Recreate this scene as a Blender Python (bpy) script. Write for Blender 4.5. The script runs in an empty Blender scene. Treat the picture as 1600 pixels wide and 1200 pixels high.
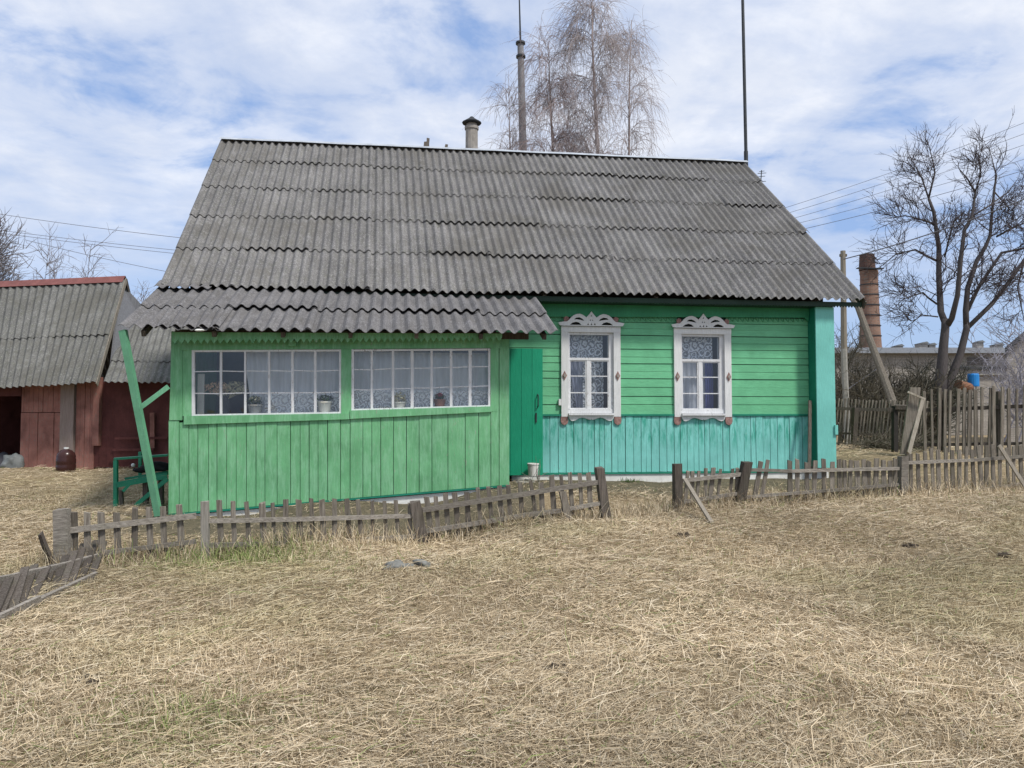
import bpy, math, random
import numpy as np
from mathutils import Vector, Matrix
from mathutils.geometry import tessellate_polygon
random.seed(7); rng = np.random.default_rng(11)
C = bpy.context.scene.collection
SC = bpy.context.scene
R = math.radians
# ---------------------------------------------------------------- camera, sky, sun, exposure
ZC = 0.97                      # eye height above the foot of the house wall
F = 1232.0                     # focal length in photo pixels (1600 wide)
TH = math.atan(52 / F)         # slight upward pitch
cd = bpy.data.cameras.new('camera'); cam = bpy.data.objects.new('camera', cd); C.objects.link(cam)
cam.location = (0, 0, ZC); cam.rotation_euler = (R(90) + TH, 0, 0)
cd.sensor_width = 36; cd.lens = 36 * F / 1600; cd.clip_end = 2000; cd.clip_start = 0.05
SC.camera = cam
SUN_EL, SUN_AZ = R(54), R(132)          # azimuth clockwise from +Y
w = bpy.data.worlds.new('World'); SC.world = w; w.use_nodes = True
nt = w.node_tree; N = nt.nodes; LK = nt.links
for n in list(N): N.remove(n)
out = N.new('ShaderNodeOutputWorld'); bg = N.new('ShaderNodeBackground'); bg.inputs[1].default_value = 0.1
sky = N.new('ShaderNodeTexSky'); sky.sky_type = 'NISHITA'; sky.sun_disc = False
sky.sun_elevation = SUN_EL; sky.sun_rotation = SUN_AZ; sky.air_density = 1.0; sky.dust_density = 1.0; sky.ozone_density = 1.5
tc = N.new('ShaderNodeTexCoord'); sep = N.new('ShaderNodeSeparateXYZ'); LK.new(tc.outputs['Generated'], sep.inputs[0])
def nmath(op, a, b=None, c=None, clamp=False, NN=N, LL=LK):
    m = NN.new('ShaderNodeMath'); m.operation = op; m.use_clamp = clamp
    for i, v in enumerate((a, b, c)):
        if v is None: continue
        if isinstance(v, (int, float)): m.inputs[i].default_value = v
        else: LL.new(v, m.inputs[i])
    return m.outputs[0]
zz = nmath('MAXIMUM', nmath('ADD', sep.outputs[2], 0.16), 0.05)
cx = nmath('DIVIDE', sep.outputs[0], zz); cy = nmath('DIVIDE', sep.outputs[1], zz)
comb = N.new('ShaderNodeCombineXYZ'); LK.new(cx, comb.inputs[0]); LK.new(cy, comb.inputs[1])
def noise(vec, scale, detail, rough=0.55, dist=0.0, loc=(0, 0, 0), sc=(1, 1, 1), NN=N, LL=LK):
    mp = NN.new('ShaderNodeMapping'); mp.inputs['Location'].default_value = loc; mp.inputs['Scale'].default_value = sc
    LL.new(vec, mp.inputs['Vector'])
    t = NN.new('ShaderNodeTexNoise'); t.inputs['Scale'].default_value = scale; t.inputs['Detail'].default_value = detail
    t.inputs['Roughness'].default_value = rough; t.inputs['Distortion'].default_value = dist
    LL.new(mp.outputs[0], t.inputs['Vector']); return t.outputs[0]
def ramp(fac, stops, NN=N, LL=LK):
    r = NN.new('ShaderNodeValToRGB'); el = r.color_ramp.elements
    while len(el) < len(stops): el.new(0.5)
    for e, (p, c) in zip(el, stops):
        e.position = p; e.color = (c, c, c, 1) if isinstance(c, (int, float)) else (*c, 1)
    LL.new(fac, r.inputs[0]); return r.outputs[0]
def mix(fac, a, b, mode='MIX', NN=N, LL=LK):
    m = NN.new('ShaderNodeMix'); m.data_type = 'RGBA'; m.blend_type = mode; m.clamp_factor = True
    for s, v in ((m.inputs[0], fac), (m.inputs[6], a), (m.inputs[7], b)):
        if isinstance(v, (int, float)): s.default_value = v
        elif isinstance(v, tuple): s.default_value = (*v, 1)
        else: LL.new(v, s)
    return m.outputs[2]
n1 = noise(comb.outputs[0], 1.15, 8, 0.6, 0.35, loc=(6.4, 2.9, 0), sc=(1, 1.25, 1))
n2 = noise(comb.outputs[0], 3.4, 6, 0.6, 0.4, loc=(8.1, 0.4, 0))
cl = nmath('ADD', nmath('MULTIPLY', n1, 0.6), nmath('MULTIPLY', n2, 0.4))
cover = ramp(cl, [(0.37, 0.0), (0.45, 0.62), (0.56, 1.0)])
low = ramp(sep.outputs[2], [(0.0, 0.0), (0.10, 0.1), (0.24, 0.85), (0.30, 1.0)])     # clear band over the horizon, cloud deck above it
cover = nmath('MULTIPLY', cover, low)
tone = ramp(noise(comb.outputs[0], 2.6, 7, 0.6, 0.3, loc=(0.3, 5.2, 0)), [(0.3, (5.3, 5.9, 7.2)), (0.5, (6.4, 6.8, 7.7)), (0.70, (7.9, 8.1, 8.6))])
skyc = mix(0.60, sky.outputs[0], (3.0, 4.5, 7.9))
col = mix(cover, skyc, tone)
LK.new(col, bg.inputs[0]); LK.new(bg.outputs[0], out.inputs[0])
sd = bpy.data.lights.new('sun', 'SUN'); so = bpy.data.objects.new('sun', sd); C.objects.link(so)
sd.energy = 3.0; sd.angle = R(8); sd.color = (1, 0.96, 0.9)
sv = Vector((math.sin(SUN_AZ) * math.cos(SUN_EL), math.cos(SUN_AZ) * math.cos(SUN_EL), math.sin(SUN_EL)))
so.rotation_euler = sv.to_track_quat('Z', 'Y').to_euler()
SC.view_settings.view_transform = 'Standard'; SC.view_settings.look = 'None'; SC.view_settings.gamma = 1
SC.view_settings.use_curve_mapping = False; SC.view_settings.exposure = 0.32
SC.cycles.max_bounces = 6; SC.cycles.transparent_max_bounces = 16

# ---------------------------------------------------------------- geometry helpers
def ray(px, py):
    x = (px - 800) / F; u = (600 - py) / F
    return (x, math.cos(TH) - u * math.sin(TH), math.sin(TH) + u * math.cos(TH))
def U(px, py, Y):                       # world point at distance Y in front of the camera
    d = ray(px, py); t = Y / d[1]
    return Vector((d[0] * t, Y, ZC + d[2] * t))
YAW = R(7.3); FO = Vector((0, 12.5, 0)); HU = Vector((math.cos(YAW), math.sin(YAW), 0)); HV = Vector((-math.sin(YAW), math.cos(YAW), 0))
def L(px, py, n=0.0):                   # point (s, z) of the house plane n metres in front of the facade
    d = Vector(ray(px, py)); d2 = Vector((d.x, d.y, 0))
    t = (-n + FO.dot(HV)) / d2.dot(HV)
    return ((d2 * t - FO).dot(HU), ZC + t * d.z)
def HW(s, n, z): return FO + HU * s - HV * n + Vector((0, 0, z))
INV = {}
def props(o, label=None, cat=None, group=None, kind=None):
    if label: o['label'] = label
    if cat: o['category'] = cat
    if group: o['group'] = group
    if kind: o['kind'] = kind
    return o
def thing(name, label, cat, loc, rz=0.0, group=None):
    o = bpy.data.objects.new(name, None); C.objects.link(o); o.empty_display_size = 0.1
    o.location = loc; o.rotation_euler = (0, 0, rz)
    INV[o] = (Matrix.Translation(Vector(loc)) @ Matrix.Rotation(rz, 4, 'Z')).inverted()
    return props(o, label, cat, group)
def mk(name, verts, faces, mat, parent=None, local=False, smooth=False, label=None, cat=None, group=None, kind=None):
    verts = [tuple(v) for v in verts]
    loc = None
    if parent is not None:
        M = INV[parent]
        if not local: verts = [tuple(M @ Vector(v)) for v in verts]
    else:
        a = np.array(verts); loc = (float(a[:, 0].mean()), float(a[:, 1].mean()), float(a[:, 2].min()))
        verts = [(v[0] - loc[0], v[1] - loc[1], v[2] - loc[2]) for v in verts]
    me = bpy.data.meshes.new(name); me.from_pydata(verts, [], faces)
    if smooth: me.polygons.foreach_set('use_smooth', [True] * len(me.polygons))
    me.materials.append(mat); me.update()
    o = bpy.data.objects.new(name, me); C.objects.link(o)
    if parent is not None: o.parent = parent; INV[o] = INV[parent]
    else: o.location = loc; INV[o] = Matrix.Translation(Vector(loc)).inverted()
    return props(o, label, cat, group, kind)
def mk_np(name, V, Q, mat, kind=None, colors=None, smooth=False, parent=None, tri=False):   # big numpy meshes, world coords
    me = bpy.data.meshes.new(name); k = 3 if tri else 4
    if parent is not None:
        M = np.array(INV[parent]); V = V @ M[:3, :3].T + M[:3, 3]
    me.vertices.add(len(V)); me.vertices.foreach_set('co', V.astype(np.float32).ravel())
    me.loops.add(Q.size); me.loops.foreach_set('vertex_index', Q.astype(np.int32).ravel())
    me.polygons.add(len(Q)); me.polygons.foreach_set('loop_start', np.arange(0, Q.size, k, dtype=np.int32))
    me.update(calc_edges=True)
    if smooth: me.polygons.foreach_set('use_smooth', np.ones(len(Q), dtype=bool))
    if colors is not None:
        ca = me.color_attributes.new('tint', 'FLOAT_COLOR', 'POINT')
        ca.data.foreach_set('color', np.c_[colors, np.ones(len(colors))].astype(np.float32).ravel())
    me.materials.append(mat)
    o = bpy.data.objects.new(name, me); C.objects.link(o)
    if parent is not None: o.parent = parent; INV[o] = INV[parent]
    else: INV[o] = Matrix.Identity(4)
    return props(o, kind=kind)
def join(parts):
    V, Fc = [], []
    for v, f in parts:
        k = len(V); V += [tuple(q) for q in v]; Fc += [tuple(i + k for i in q) for q in f]
    return V, Fc
def boxv(a, b):
    x0, y0, z0 = a; x1, y1, z1 = b
    v = [(x, y, z) for z in (z0, z1) for y in (y0, y1) for x in (x0, x1)]
    return v, [(0, 2, 3, 1), (4, 5, 7, 6), (0, 1, 5, 4), (2, 6, 7, 3), (0, 4, 6, 2), (1, 3, 7, 5)]
def prism(poly, n, t, holes=()):        # (s, z) outline on the plane n, t thick towards the house; house-local coords
    loops = [list(poly)] + [list(h) for h in holes]
    flat = [p for lp in loops for p in lp]; m = len(flat)
    v = [(p[0], -n, p[1]) for p in flat] + [(p[0], -n + t, p[1]) for p in flat]
    f = []
    if not holes and m == 4: f += [(0, 1, 2, 3), (7, 6, 5, 4)]
    else:
        for tr in tessellate_polygon([[Vector((p[0], p[1], 0)) for p in lp] for lp in loops]):
            f += [tuple(tr), (tr[2] + m, tr[1] + m, tr[0] + m)]
    k = 0
    for lp in loops:
        c = len(lp)
        for i in range(c):
            a, b = k + i, k + (i + 1) % c
            f.append((a, a + m, b + m, b))
        k += c
    return v, f
def rect(s0, z0, s1, z1): return [(s0, z0), (s1, z0), (s1, z1), (s0, z1)]
def plank(p0, p1, wd, wid, th, jit=0.0, rings=4, taper=1.0, bow=0.0):
    p0, p1 = Vector(p0), Vector(p1); ax = (p1 - p0); ln = ax.length; ax.normalize()
    wv = Vector(wd); wv = (wv - ax * wv.dot(ax)).normalized(); tv = ax.cross(wv)
    v, f = [], []
    for i in range(rings):
        t = i / (rings - 1); c = p0.lerp(p1, t) + tv * (bow * math.sin(t * math.pi))
        hw = wid / 2 * (1 + (taper - 1) * t)
        for a, b in ((-1, -1), (1, -1), (1, 1), (-1, 1)):
            e = ax * random.uniform(-1, 1) * jit * 1.6 if i in (0, rings - 1) else Vector()
            v.append(c + wv * (a * hw + random.uniform(-jit, jit) * 0.35) + tv * (b * th / 2 + random.uniform(-jit, jit) * 0.2) + e)
    for i in range(rings - 1):
        for j in range(4):
            a, b = i * 4 + j, i * 4 + (j + 1) % 4
            f.append((a, b, b + 4, a + 4))
    k = (rings - 1) * 4
    f += [(3, 2, 1, 0), (k, k + 1, k + 2, k + 3)]
    return v, f
def tube(pts, rad, sides=8, cap=True, jit=0.0):
    pts = [Vector(p) for p in pts]; v, f = [], []
    for i, p in enumerate(pts):
        d = (pts[min(i + 1, len(pts) - 1)] - pts[max(i - 1, 0)]).normalized()
        a = d.cross(Vector((0.3, 1, 0.1))); a = a.normalized() if a.length > 1e-3 else Vector((1, 0, 0)); b = d.cross(a)
        r = rad[i] if isinstance(rad, (list, tuple)) else rad
        for k in range(sides):
            q = 2 * math.pi * k / sides; rr = r * (1 + random.uniform(-jit, jit))
            v.append(p + (a * math.cos(q) + b * math.sin(q)) * rr)
    for i in range(len(pts) - 1):
        for k in range(sides):
            a, b = i * sides + k, i * sides + (k + 1) % sides
            f.append((a, b, b + sides, a + sides))
    if cap: f += [tuple(range(sides))[::-1], tuple(range((len(pts) - 1) * sides, len(pts) * sides))]
    return v, f
def lathe(prof, c, seg=16):
    v, f = [], []
    for r, z in prof:
        for k in range(seg):
            a = 2 * math.pi * k / seg; v.append((c[0] + r * math.cos(a), c[1] + r * math.sin(a), c[2] + z))
    for i in range(len(prof) - 1):
        for k in range(seg):
            a, b = i * seg + k, i * seg + (k + 1) % seg
            f.append((a, b, b + seg, a + seg))
    f += [tuple(range(seg))[::-1], tuple(range((len(prof) - 1) * seg, len(prof) * seg))]
    return v, f
def lump(c, r, seed=0, sub=2, amp=0.25):
    import bmesh
    bm = bmesh.new(); bmesh.ops.create_icosphere(bm, subdivisions=sub, radius=1)
    rr = random.Random(seed); ph = [(rr.uniform(0, 6), rr.uniform(1.5, 4), Vector((rr.uniform(-1, 1), rr.uniform(-1, 1), rr.uniform(-1, 1)))) for _ in range(8)]
    v = []
    for q in bm.verts:
        k = 1 + sum(math.sin(p + fr * 2 * q.co.dot(dv)) for p, fr, dv in ph) * amp / 5
        v.append((c[0] + q.co.x * r[0] * k, c[1] + q.co.y * r[1] * k, c[2] + q.co.z * r[2] * k))
    f = [tuple(x.index for x in p.verts) for p in bm.faces]; bm.free()
    return v, f

# ---------------------------------------------------------------- materials
def base_mat(name, rough=0.8, spec=0.3):
    m = bpy.data.materials.new(name); m.use_nodes = True; t = m.node_tree
    b = t.nodes['Principled BSDF']; b.inputs['Roughness'].default_value = rough; b.inputs['Specular IOR Level'].default_value = spec
    return m, t.nodes, t.links, b
def bump(NN, LL, b, h, strength, dist=0.01):
    bp = NN.new('ShaderNodeBump'); bp.inputs['Strength'].default_value = strength; bp.inputs['Distance'].default_value = dist
    LL.new(h, bp.inputs['Height']); LL.new(bp.outputs[0], b.inputs['Normal'])
def painted(name, c, worn=(0.32, 0.30, 0.26), wear=0.25, axis='z', var=0.12, rough=0.55, alt=None, altamt=0.0, altz=None):
    m, NN, LL, b = base_mat(name, rough, 0.35)
    t = NN.new('ShaderNodeTexCoord'); oi = NN.new('ShaderNodeObjectInfo')
    off = NN.new('ShaderNodeVectorMath'); off.operation = 'MULTIPLY_ADD'
    LL.new(oi.outputs['Random'], off.inputs[0]); off.inputs[1].default_value = (7, 3, 5); LL.new(t.outputs['Object'], off.inputs[2])
    st = (22, 22, 1.4) if axis == 'z' else (1.4, 22, 22)
    g = noise(off.outputs[0], 4.2, 7, 0.72, 0.25, sc=st, NN=NN, LL=LL)
    p = noise(t.outputs['Object'], 2.2, 5, 0.6, 0.3, NN=NN, LL=LL)
    fine = noise(off.outputs[0], 26, 3, 0.7, 0, sc=(1.6, 1.6, 0.6) if axis == 'z' else (0.6, 1.6, 1.6), NN=NN, LL=LL)
    dk = tuple(x * (1 - var * 2.2) for x in c); lt = tuple(min(1, x * (1 + var * 1.2) + 0.012) for x in c)
    colr = mix(ramp(p, [(0.3, 0.0), (0.7, 1.0)], NN=NN, LL=LL), dk, lt, NN=NN, LL=LL)
    colr = mix(nmath('MULTIPLY', oi.outputs['Random'], 0.35, NN=NN, LL=LL), colr, tuple(x * 0.72 for x in c), NN=NN, LL=LL)
    if alt:
        am = noise(t.outputs['Object'], 3.1, 4, 0.7, 0.4, loc=(4, 2, 9), sc=(5, 1, 0.9), NN=NN, LL=LL)
        amf = ramp(am, [(0.44, 0.0), (0.62, altamt)], NN=NN, LL=LL)
        if altz:
            sp = NN.new('ShaderNodeSeparateXYZ'); LL.new(t.outputs['Object'], sp.inputs[0])
            mr = NN.new('ShaderNodeMapRange'); mr.inputs[1].default_value = altz[0]; mr.inputs[2].default_value = altz[1]; LL.new(sp.outputs[2], mr.inputs[0])
            amf = nmath('MULTIPLY', amf, mr.outputs[0], NN=NN, LL=LL)
        colr = mix(amf, colr, alt, NN=NN, LL=LL)
    gr = ramp(g, [(0.35, 0.0), (0.7, 1.0)], NN=NN, LL=LL)
    colr = mix(nmath('MULTIPLY', gr, 0.6, NN=NN, LL=LL), colr, tuple(x * 0.60 for x in c), NN=NN, LL=LL)
    cr = noise(off.outputs[0], 9.0, 4, 0.8, 0.5, loc=(3, 3, 3), sc=st, NN=NN, LL=LL)
    colr = mix(ramp(cr, [(0.645, 0.0), (0.70, 0.85)], NN=NN, LL=LL), colr, tuple(x * 0.22 for x in c), NN=NN, LL=LL)
    wf = nmath('MULTIPLY', fine, nmath('ADD', nmath('MULTIPLY', g, 0.7, NN=NN, LL=LL), nmath('MULTIPLY', p, 0.5, NN=NN, LL=LL), NN=NN, LL=LL), NN=NN, LL=LL)
    lo = 0.52 - wear * 0.35
    colr = mix(ramp(wf, [(lo, 0.0), (lo + 0.06, 0.8)], NN=NN, LL=LL), colr, worn, NN=NN, LL=LL)
    LL.new(colr, b.inputs['Base Color']); bump(NN, LL, b, nmath('ADD', g, fine, NN=NN, LL=LL), 0.45, 0.006)
    return m
def wood(name, dark, light, axis='z', green=0.15, rough=0.9):
    m, NN, LL, b = base_mat(name, rough, 0.15)
    t = NN.new('ShaderNodeTexCoord'); oi = NN.new('ShaderNodeObjectInfo')
    off = NN.new('ShaderNodeVectorMath'); off.operation = 'MULTIPLY_ADD'
    LL.new(oi.outputs['Random'], off.inputs[0]); off.inputs[1].default_value = (7, 3, 5); LL.new(t.outputs['Object'], off.inputs[2])
    st = {'z': (16, 16, 1.1), 'x': (1.1, 16, 16)}[axis]
    g = noise(off.outputs[0], 3.5, 6, 0.7, 0.3, sc=st, NN=NN, LL=LL)
    p = noise(off.outputs[0], 4, 4, 0.6, 0.2, NN=NN, LL=LL)
    colr = mix(ramp(g, [(0.3, 0.0), (0.68, 1.0)], NN=NN, LL=LL), dark, light, NN=NN, LL=LL)
    colr = mix(nmath('MULTIPLY', oi.outputs['Random'], 0.55, NN=NN, LL=LL), colr, tuple(x * 0.5 for x in dark), NN=NN, LL=LL)
    colr = mix(ramp(p, [(0.5, 0.0), (0.72, green)], NN=NN, LL=LL), colr, (0.10, 0.12, 0.06), NN=NN, LL=LL)
    LL.new(colr, b.inputs['Base Color']); bump(NN, LL, b, g, 0.9, 0.008)
    return m
def slate(name, c, moss=0.35, down=(1, 0, 0)):
    m, NN, LL, b = base_mat(name, 0.92, 0.12)
    t = NN.new('ShaderNodeTexCoord'); oi = NN.new('ShaderNodeObjectInfo')
    a = noise(t.outputs['Object'], 1.3, 5, 0.65, 0.3, NN=NN, LL=LL)
    s = noise(t.outputs['Object'], 1.0, 5, 0.7, 0.2, sc=(14, 1.6, 1.6), NN=NN, LL=LL)
    fi = noise(t.outputs['Object'], 38, 3, 0.75, 0, NN=NN, LL=LL)
    bl = noise(t.outputs['Object'], 11, 4, 0.7, 0.2, NN=NN, LL=LL)
    colr = mix(ramp(a, [(0.32, 0.0), (0.68, 1.0)], NN=NN, LL=LL), tuple(x * 0.72 for x in c), tuple(x * 1.22 for x in c), NN=NN, LL=LL)
    colr = mix(nmath('MULTIPLY', oi.outputs['Random'], 0.5, NN=NN, LL=LL), colr, tuple(x * 0.70 for x in c), NN=NN, LL=LL)
    colr = mix(ramp(s, [(0.42, 0.0), (0.66, 0.6)], NN=NN, LL=LL), colr, tuple(x * 0.45 for x in c), NN=NN, LL=LL)
    colr = mix(ramp(bl, [(0.5, 0.0), (0.68, moss)], NN=NN, LL=LL), colr, (c[0] * 0.62, c[1] * 0.68, c[2] * 0.45), NN=NN, LL=LL)
    colr = mix(ramp(fi, [(0.53, 0.0), (0.72, 0.75)], NN=NN, LL=LL), colr, tuple(min(1, x * 2.1) for x in c), NN=NN, LL=LL)
    colr = mix(ramp(fi, [(0.28, 0.7), (0.44, 0.0)], NN=NN, LL=LL), colr, tuple(x * 0.35 for x in c), NN=NN, LL=LL)
    big = noise(t.outputs['Object'], 0.7, 6, 0.7, 0.8, loc=(5, 1, 2), NN=NN, LL=LL)
    colr = mix(ramp(big, [(0.5, 0.0), (0.62, 0.55)], NN=NN, LL=LL), colr, (c[0] * 0.62, c[1] * 0.60, c[2] * 0.54), NN=NN, LL=LL)
    sp2 = noise(t.outputs['Object'], 5, 3, 0.8, 0.1, loc=(1, 7, 2), NN=NN, LL=LL)
    colr = mix(ramp(sp2, [(0.61, 0.0), (0.70, 0.35)], NN=NN, LL=LL), colr, tuple(min(1, x * 1.7) for x in c), NN=NN, LL=LL)
    LL.new(colr, b.inputs['Base Color']); bump(NN, LL, b, fi, 0.5, 0.006)
    return m
def plain(name, c, rough=0.7, var=0.2, scale=8, metal=0.0, bmp=0.3):
    m, NN, LL, b = base_mat(name, rough, 0.3); b.inputs['Metallic'].default_value = metal
    t = NN.new('ShaderNodeTexCoord')
    a = noise(t.outputs['Object'], scale, 6, 0.65, 0.2, NN=NN, LL=LL)
    colr = mix(ramp(a, [(0.3, 0.0), (0.7, 1.0)], NN=NN, LL=LL), tuple(x * (1 - var) for x in c), tuple(min(1, x * (1 + var)) for x in c), NN=NN, LL=LL)
    LL.new(colr, b.inputs['Base Color']); bump(NN, LL, b, a, bmp, 0.01)
    return m
def brickmat(name, c1, c2, mort, scale):
    m, NN, LL, b = base_mat(name, 0.9, 0.1)
    t = NN.new('ShaderNodeTexCoord'); sp = NN.new('ShaderNodeSeparateXYZ'); LL.new(t.outputs['Object'], sp.inputs[0])
    cb = NN.new('ShaderNodeCombineXYZ'); LL.new(nmath('ADD', sp.outputs[0], sp.outputs[1], NN=NN, LL=LL), cb.inputs[0]); LL.new(sp.outputs[2], cb.inputs[1])
    br = NN.new('ShaderNodeTexBrick'); br.inputs['Scale'].default_value = scale; LL.new(cb.outputs[0], br.inputs['Vector'])
    br.inputs['Color1'].default_value = (*c1, 1); br.inputs['Color2'].default_value = (*c2, 1); br.inputs['Mortar'].default_value = (*mort, 1)
    br.inputs['Mortar Size'].default_value = 0.015; br.inputs['Brick Width'].default_value = 0.25 * 1; br.inputs['Row Height'].default_value = 0.085
    a = noise(t.outputs['Object'], 1.2, 5, 0.65, 0.2, NN=NN, LL=LL)
    colr = mix(ramp(a, [(0.35, 0.0), (0.7, 0.55)], NN=NN, LL=LL), br.outputs[0], tuple(x * 0.4 for x in c1), NN=NN, LL=LL)
    LL.new(colr, b.inputs['Base Color']); bump(NN, LL, b, br.outputs[1], -0.4, 0.01)
    return m
def lace(name, c, dens, holes=True, scale=9.0, fold=0.0):
    m = bpy.data.materials.new(name); m.use_nodes = True; NN, LL = m.node_tree.nodes, m.node_tree.links
    for n in list(NN): NN.remove(n)
    o = NN.new('ShaderNodeOutputMaterial'); tr = NN.new('ShaderNodeBsdfTransparent'); df = NN.new('ShaderNodeBsdfDiffuse'); tl = NN.new('ShaderNodeBsdfTranslucent')
    df.inputs[0].default_value = (*c, 1); tl.inputs[0].default_value = (*c, 1)
    ms = NN.new('ShaderNodeMixShader'); ms.inputs[0].default_value = 0.25; LL.new(df.outputs[0], ms.inputs[1]); LL.new(tl.outputs[0], ms.inputs[2])
    mm = NN.new('ShaderNodeMixShader'); LL.new(tr.outputs[0], mm.inputs[1]); LL.new(ms.outputs[0], mm.inputs[2]); LL.new(mm.outputs[0], o.inputs[0])
    t = NN.new('ShaderNodeTexCoord')
    if holes:
        mp = NN.new('ShaderNodeMapping'); mp.inputs['Scale'].default_value = (1, 0.01, 1); wz_ = NN.new('ShaderNodeTexNoise'); wz_.inputs['Scale'].default_value = scale * 1.3; LL.new(t.outputs['Object'], wz_.inputs['Vector']); wa = NN.new('ShaderNodeVectorMath'); wa.operation = 'MULTIPLY_ADD'; LL.new(wz_.outputs['Color'], wa.inputs[0]); wa.inputs[1].default_value = (.10, .10, .10); LL.new(t.outputs['Object'], wa.inputs[2]); LL.new(wa.outputs[0], mp.inputs[0])
        vo = NN.new('ShaderNodeTexVoronoi'); vo.inputs['Scale'].default_value = scale; vo.inputs['Randomness'].default_value = 0.45; LL.new(mp.outputs[0], vo.inputs['Vector'])
        rings = nmath('SINE', nmath('MULTIPLY', vo.outputs['Distance'], 21.0, NN=NN, LL=LL), NN=NN, LL=LL)
        fi = noise(t.outputs['Object'], scale * 5, 2, 0.5, 1.2, NN=NN, LL=LL)
        a = nmath('ADD', nmath('MULTIPLY', rings, 0.30, NN=NN, LL=LL), fi, NN=NN, LL=LL)
        LL.new(ramp(a, [(0.40, dens * 0.30), (0.56, min(1, dens * 1.35))], NN=NN, LL=LL), mm.inputs[0])
    else:
        fo = noise(t.outputs['Object'], 3, 3, 0.5, 0.3, sc=(7, 1, 0.5), NN=NN, LL=LL)
        LL.new(ramp(fo, [(0.3, dens * 0.75), (0.7, min(1, dens * 1.2))], NN=NN, LL=LL), mm.inputs[0])
    return m
def glass(name, tint=(0.93, 0.95, 0.96), refl=1.0):
    m = bpy.data.materials.new(name); m.use_nodes = True; NN, LL = m.node_tree.nodes, m.node_tree.links
    for n in list(NN): NN.remove(n)
    o = NN.new('ShaderNodeOutputMaterial'); tr = NN.new('ShaderNodeBsdfTransparent'); tr.inputs[0].default_value = (*tint, 1)
    gl = NN.new('ShaderNodeBsdfGlossy'); gl.inputs['Roughness'].default_value = 0.03
    t = NN.new('ShaderNodeTexCoord'); a = noise(t.outputs['Object'], 4, 2, 0.5, 0.2, NN=NN, LL=LL)
    bp = NN.new('ShaderNodeBump'); bp.inputs['Strength'].default_value = 0.12; bp.inputs['Distance'].default_value = 0.02; LL.new(a, bp.inputs['Height'])
    LL.new(bp.outputs[0], gl.inputs['Normal'])
    fr = NN.new('ShaderNodeFresnel'); fr.inputs[0].default_value = 1.55
    ms = NN.new('ShaderNodeMixShader'); ge = NN.new('ShaderNodeNewGeometry'); fm = nmath('MULTIPLY', fr.outputs[0], 2.0 * refl, clamp=True, NN=NN, LL=LL); LL.new(nmath('MULTIPLY', fm, nmath('SUBTRACT', 1.0, ge.outputs['Backfacing'], NN=NN, LL=LL), NN=NN, LL=LL), ms.inputs[0]); LL.new(tr.outputs[0], ms.inputs[1]); LL.new(gl.outputs[0], ms.inputs[2])
    LL.new(ms.outputs[0], o.inputs[0]); return m

M_GREEN = painted('porch_green_paint', (0.165, 0.46, 0.215), wear=0.32, var=0.16, alt=(0.28, 0.56, 0.34), altamt=0.6)
M_GREENH = painted('wall_green_paint', (0.15, 0.51, 0.265), wear=0.2, axis='x', var=0.10)
M_GREEND = painted('eave_green_with_shade', (0.008, 0.035, 0.02), wear=0.05, axis='x', var=0.10)  # near-black green: shade under the eave put into fascia and soffit colour
M_TURQ = painted('turquoise_paint', (0.23, 0.64, 0.57), wear=0.30, var=0.10, alt=(0.01, 0.30, 0.20), altamt=0.9, altz=(0.36, 0.66), worn=(0.22, 0.35, 0.30))
M_TURQP = painted('turquoise_corner_paint', (0.20, 0.61, 0.53), wear=0.10, var=0.08)
M_TEAL = painted('teal_trim_and_side_shade', (0.01, 0.24, 0.15), wear=0.05, axis='x')  # teal of the trims; also paints the shade on the casing's left side
M_DOOR = painted('emerald_door_paint', (0.004, 0.31, 0.165), wear=0.0, var=0.05, rough=0.4)
M_WHITE = painted('white_casing_paint', (0.76, 0.77, 0.76), wear=0.12, var=0.05, worn=(0.35, 0.30, 0.25))
M_WHITEW = painted('peeling_white_paint', (0.76, 0.77, 0.78), wear=0.42, var=0.08, worn=(0.25, 0.22, 0.19))
M_RED = plain('faded_red_paint', (0.27, 0.16, 0.14), 0.8, 0.4, 30)
M_SLATE = slate('roof_slate', (0.198, 0.192, 0.187))
M_SLATEP = slate('porch_slate', (0.172, 0.166, 0.166), 0.2)
M_SLATES = slate('shed_slate', (0.165, 0.163, 0.153), 0.35)
M_PLASTER = plain('white_plaster', (0.68, 0.68, 0.64), 0.9, 0.15, 6)
M_CONC = plain('grey_concrete', (0.30, 0.29, 0.26), 0.9, 0.2, 9)
M_METAL = plain('dull_zinc', (0.30, 0.31, 0.33), 0.5, 0.25, 14, 0.6)
M_ZINC = plain('ridge_zinc', (0.42, 0.45, 0.48), 0.55, 0.2, 6, 0.3)
M_DARKM = plain('dark_metal', (0.045, 0.05, 0.055), 0.55, 0.3, 20, 0.5)
M_WOODV = wood('grey_picket_wood', (0.085, 0.070, 0.056), (0.33, 0.295, 0.245))
M_WOODH = wood('grey_rail_wood', (0.14, 0.122, 0.102), (0.40, 0.365, 0.315), 'x')
M_WOODD = wood('dark_post_wood', (0.055, 0.044, 0.036), (0.19, 0.165, 0.14))
M_WOODL = wood('pale_wood', (0.24, 0.205, 0.16), (0.46, 0.42, 0.35), green=0.0)
M_REDW = painted('red_shed_paint', (0.33, 0.145, 0.115), wear=0.5, var=0.28, worn=(0.20, 0.155, 0.125), rough=0.85)
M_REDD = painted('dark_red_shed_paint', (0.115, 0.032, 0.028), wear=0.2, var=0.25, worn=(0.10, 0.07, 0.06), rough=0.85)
M_BENCH = painted('bench_green_paint', (0.02, 0.27, 0.15), wear=0.25, var=0.15)
M_POSTG = painted('pale_green_post_paint', (0.13, 0.36, 0.21), wear=0.3, var=0.15)
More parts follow.
